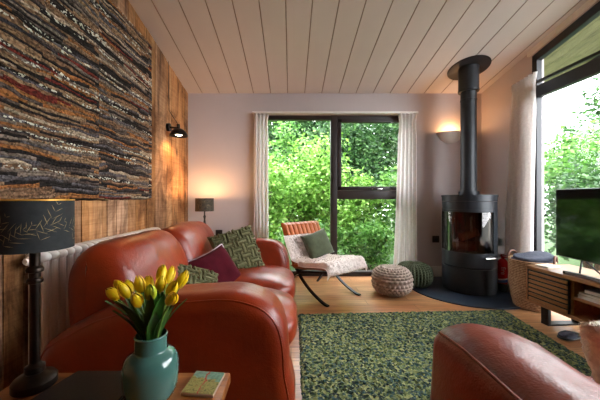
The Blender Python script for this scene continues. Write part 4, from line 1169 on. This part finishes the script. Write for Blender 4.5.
for i, (x, y, h, rx, ry, n, lf, mt, lb) in enumerate((
    (-.55, 5.0, 2.5, .75, .5, 5200, .085, 'leaf_light', 'bright leafy shrub outside the back window behind the lamp-side curtain'),
    (.35, 5.2, 2.45, .8, .55, 5600, .085, 'leaf_light', 'bright leafy shrub filling the middle of the large fixed pane'),
    (1.15, 5.1, 1.75, .6, .5, 4200, .08, 'leaf_light', 'low bright shrub outside the lower right pane'),
    (2.0, 4.9, 1.9, .7, .5, 4800, .085, 'leaf_mid', 'mid green shrub outside the back window behind the stove-side curtain'),
    (.25, 4.55, .85, .55, .3, 2600, .07, 'leaf_mid', 'low plant just outside the sill of the large fixed pane'),
    (1.2, 4.5, .9, .5, .3, 2600, .07, 'leaf_mid', 'low plant just outside the sill of the lower right pane'),
    (-1.6, 6.6, 3.1, 1.1, .7, 5000, .11, 'leaf_mid', 'tall mid green bush behind the shrubs at the lamp side'),
    (.0, 7.0, 3.05, 1.0, .7, 5200, .11, 'leaf_mid', 'tall mid green bush behind the middle of the large pane'),
    (1.4, 7.2, 4.2, 1.1, .8, 10000, .11, 'leaf_dark', 'dark tree seen through the upper opening pane'),
    (2.8, 7.0, 4.1, 1.1, .8, 6500, .11, 'leaf_dark', 'dark tree outside the back window behind the stove-side curtain'))):
    plant('garden_tree' if 'tree' in lb else 'garden_shrub', lb, x, y, h, rx, ry, n, lf, mt, 10+i, 'planting outside the back window', cat='tree' if 'tree' in lb else 'shrub', zlow=.0)
plant('garden_hedge', 'dark hedge at the end of the garden behind the back window shrubs', 1.2, 10, 5.4, 5.6, .9, 26000, .17, 'leaf_dark', 60, None, 0, 'hedge', 90)
for i, (x, y, h, rx, ry, n, lf, mt, lb) in enumerate((
    (4.6, 4.3, 2.1, .8, .8, 5200, .09, 'leaf_dark', 'mid green shrub outside the side window beside the wide curtain'),
    (5.6, 4.7, 2.7, .9, .9, 6200, .10, 'leaf_mid', 'bright shrub outside the side window above the television'),
    (6.9, 6.6, 3.3, 1.0, 1.0, 5600, .12, 'leaf_mid', 'tree outside the side window rising in the gap beside the curtain'),
    (8.0, 7.0, 4.3, 1.2, 1.2, 6000, .13, 'leaf_dark', 'tallest tree outside the side window above the television'),
    (4.7, 2.6, 1.9, .8, .8, 4200, .09, 'leaf_mid', 'low shrub outside the side window behind the television'))):
    plant('garden_tree' if 'tree' in lb else 'garden_shrub', lb, x, y, h, rx, ry, n, lf, mt, 40+i, 'planting outside the side window', cat='tree' if 'tree' in lb else 'shrub', zlow=.0)
plant('garden_hedge', 'long hedge at the far side of the garden outside the side window', 10, 6, 3.0, 1.0, 5.0, 12000, .17, 'leaf_mid', 61, None, 0, 'hedge', 90)

# ------------------------------------------------------------------ daylight and camera
w = bpy.data.worlds.new('sky'); sc.world = w; w.use_nodes = True; nt = w.node_tree; nt.nodes.clear()
ou = nt.nodes.new('ShaderNodeOutputWorld'); bg = nt.nodes.new('ShaderNodeBackground'); bg.inputs[0].default_value = (.92, .96, 1, 1); bg.inputs[1].default_value = 12.5
nt.links.new(bg.outputs[0], ou.inputs[0])

cam = bpy.data.cameras.new('camera'); co = bpy.data.objects.new('camera', cam); COL.objects.link(co); sc.camera = co
co.location = (0, 0, 1.0); co.rotation_euler = (PI/2, 0, 0)
cam.sensor_width = 36; cam.lens = 36*280/600; cam.shift_x = 9/600; cam.shift_y = -2/600; cam.clip_start = .02
sc.view_settings.view_transform = 'Standard'; sc.view_settings.look = 'None'; sc.view_settings.gamma = 1; sc.view_settings.exposure = 0.32
sc.view_settings.use_curve_mapping = False
sc.cycles.use_denoising = True; sc.cycles.max_bounces = 10; sc.cycles.diffuse_bounces = 6; sc.cycles.transparent_max_bounces = 12
sc.cycles.sample_clamp_indirect = 8
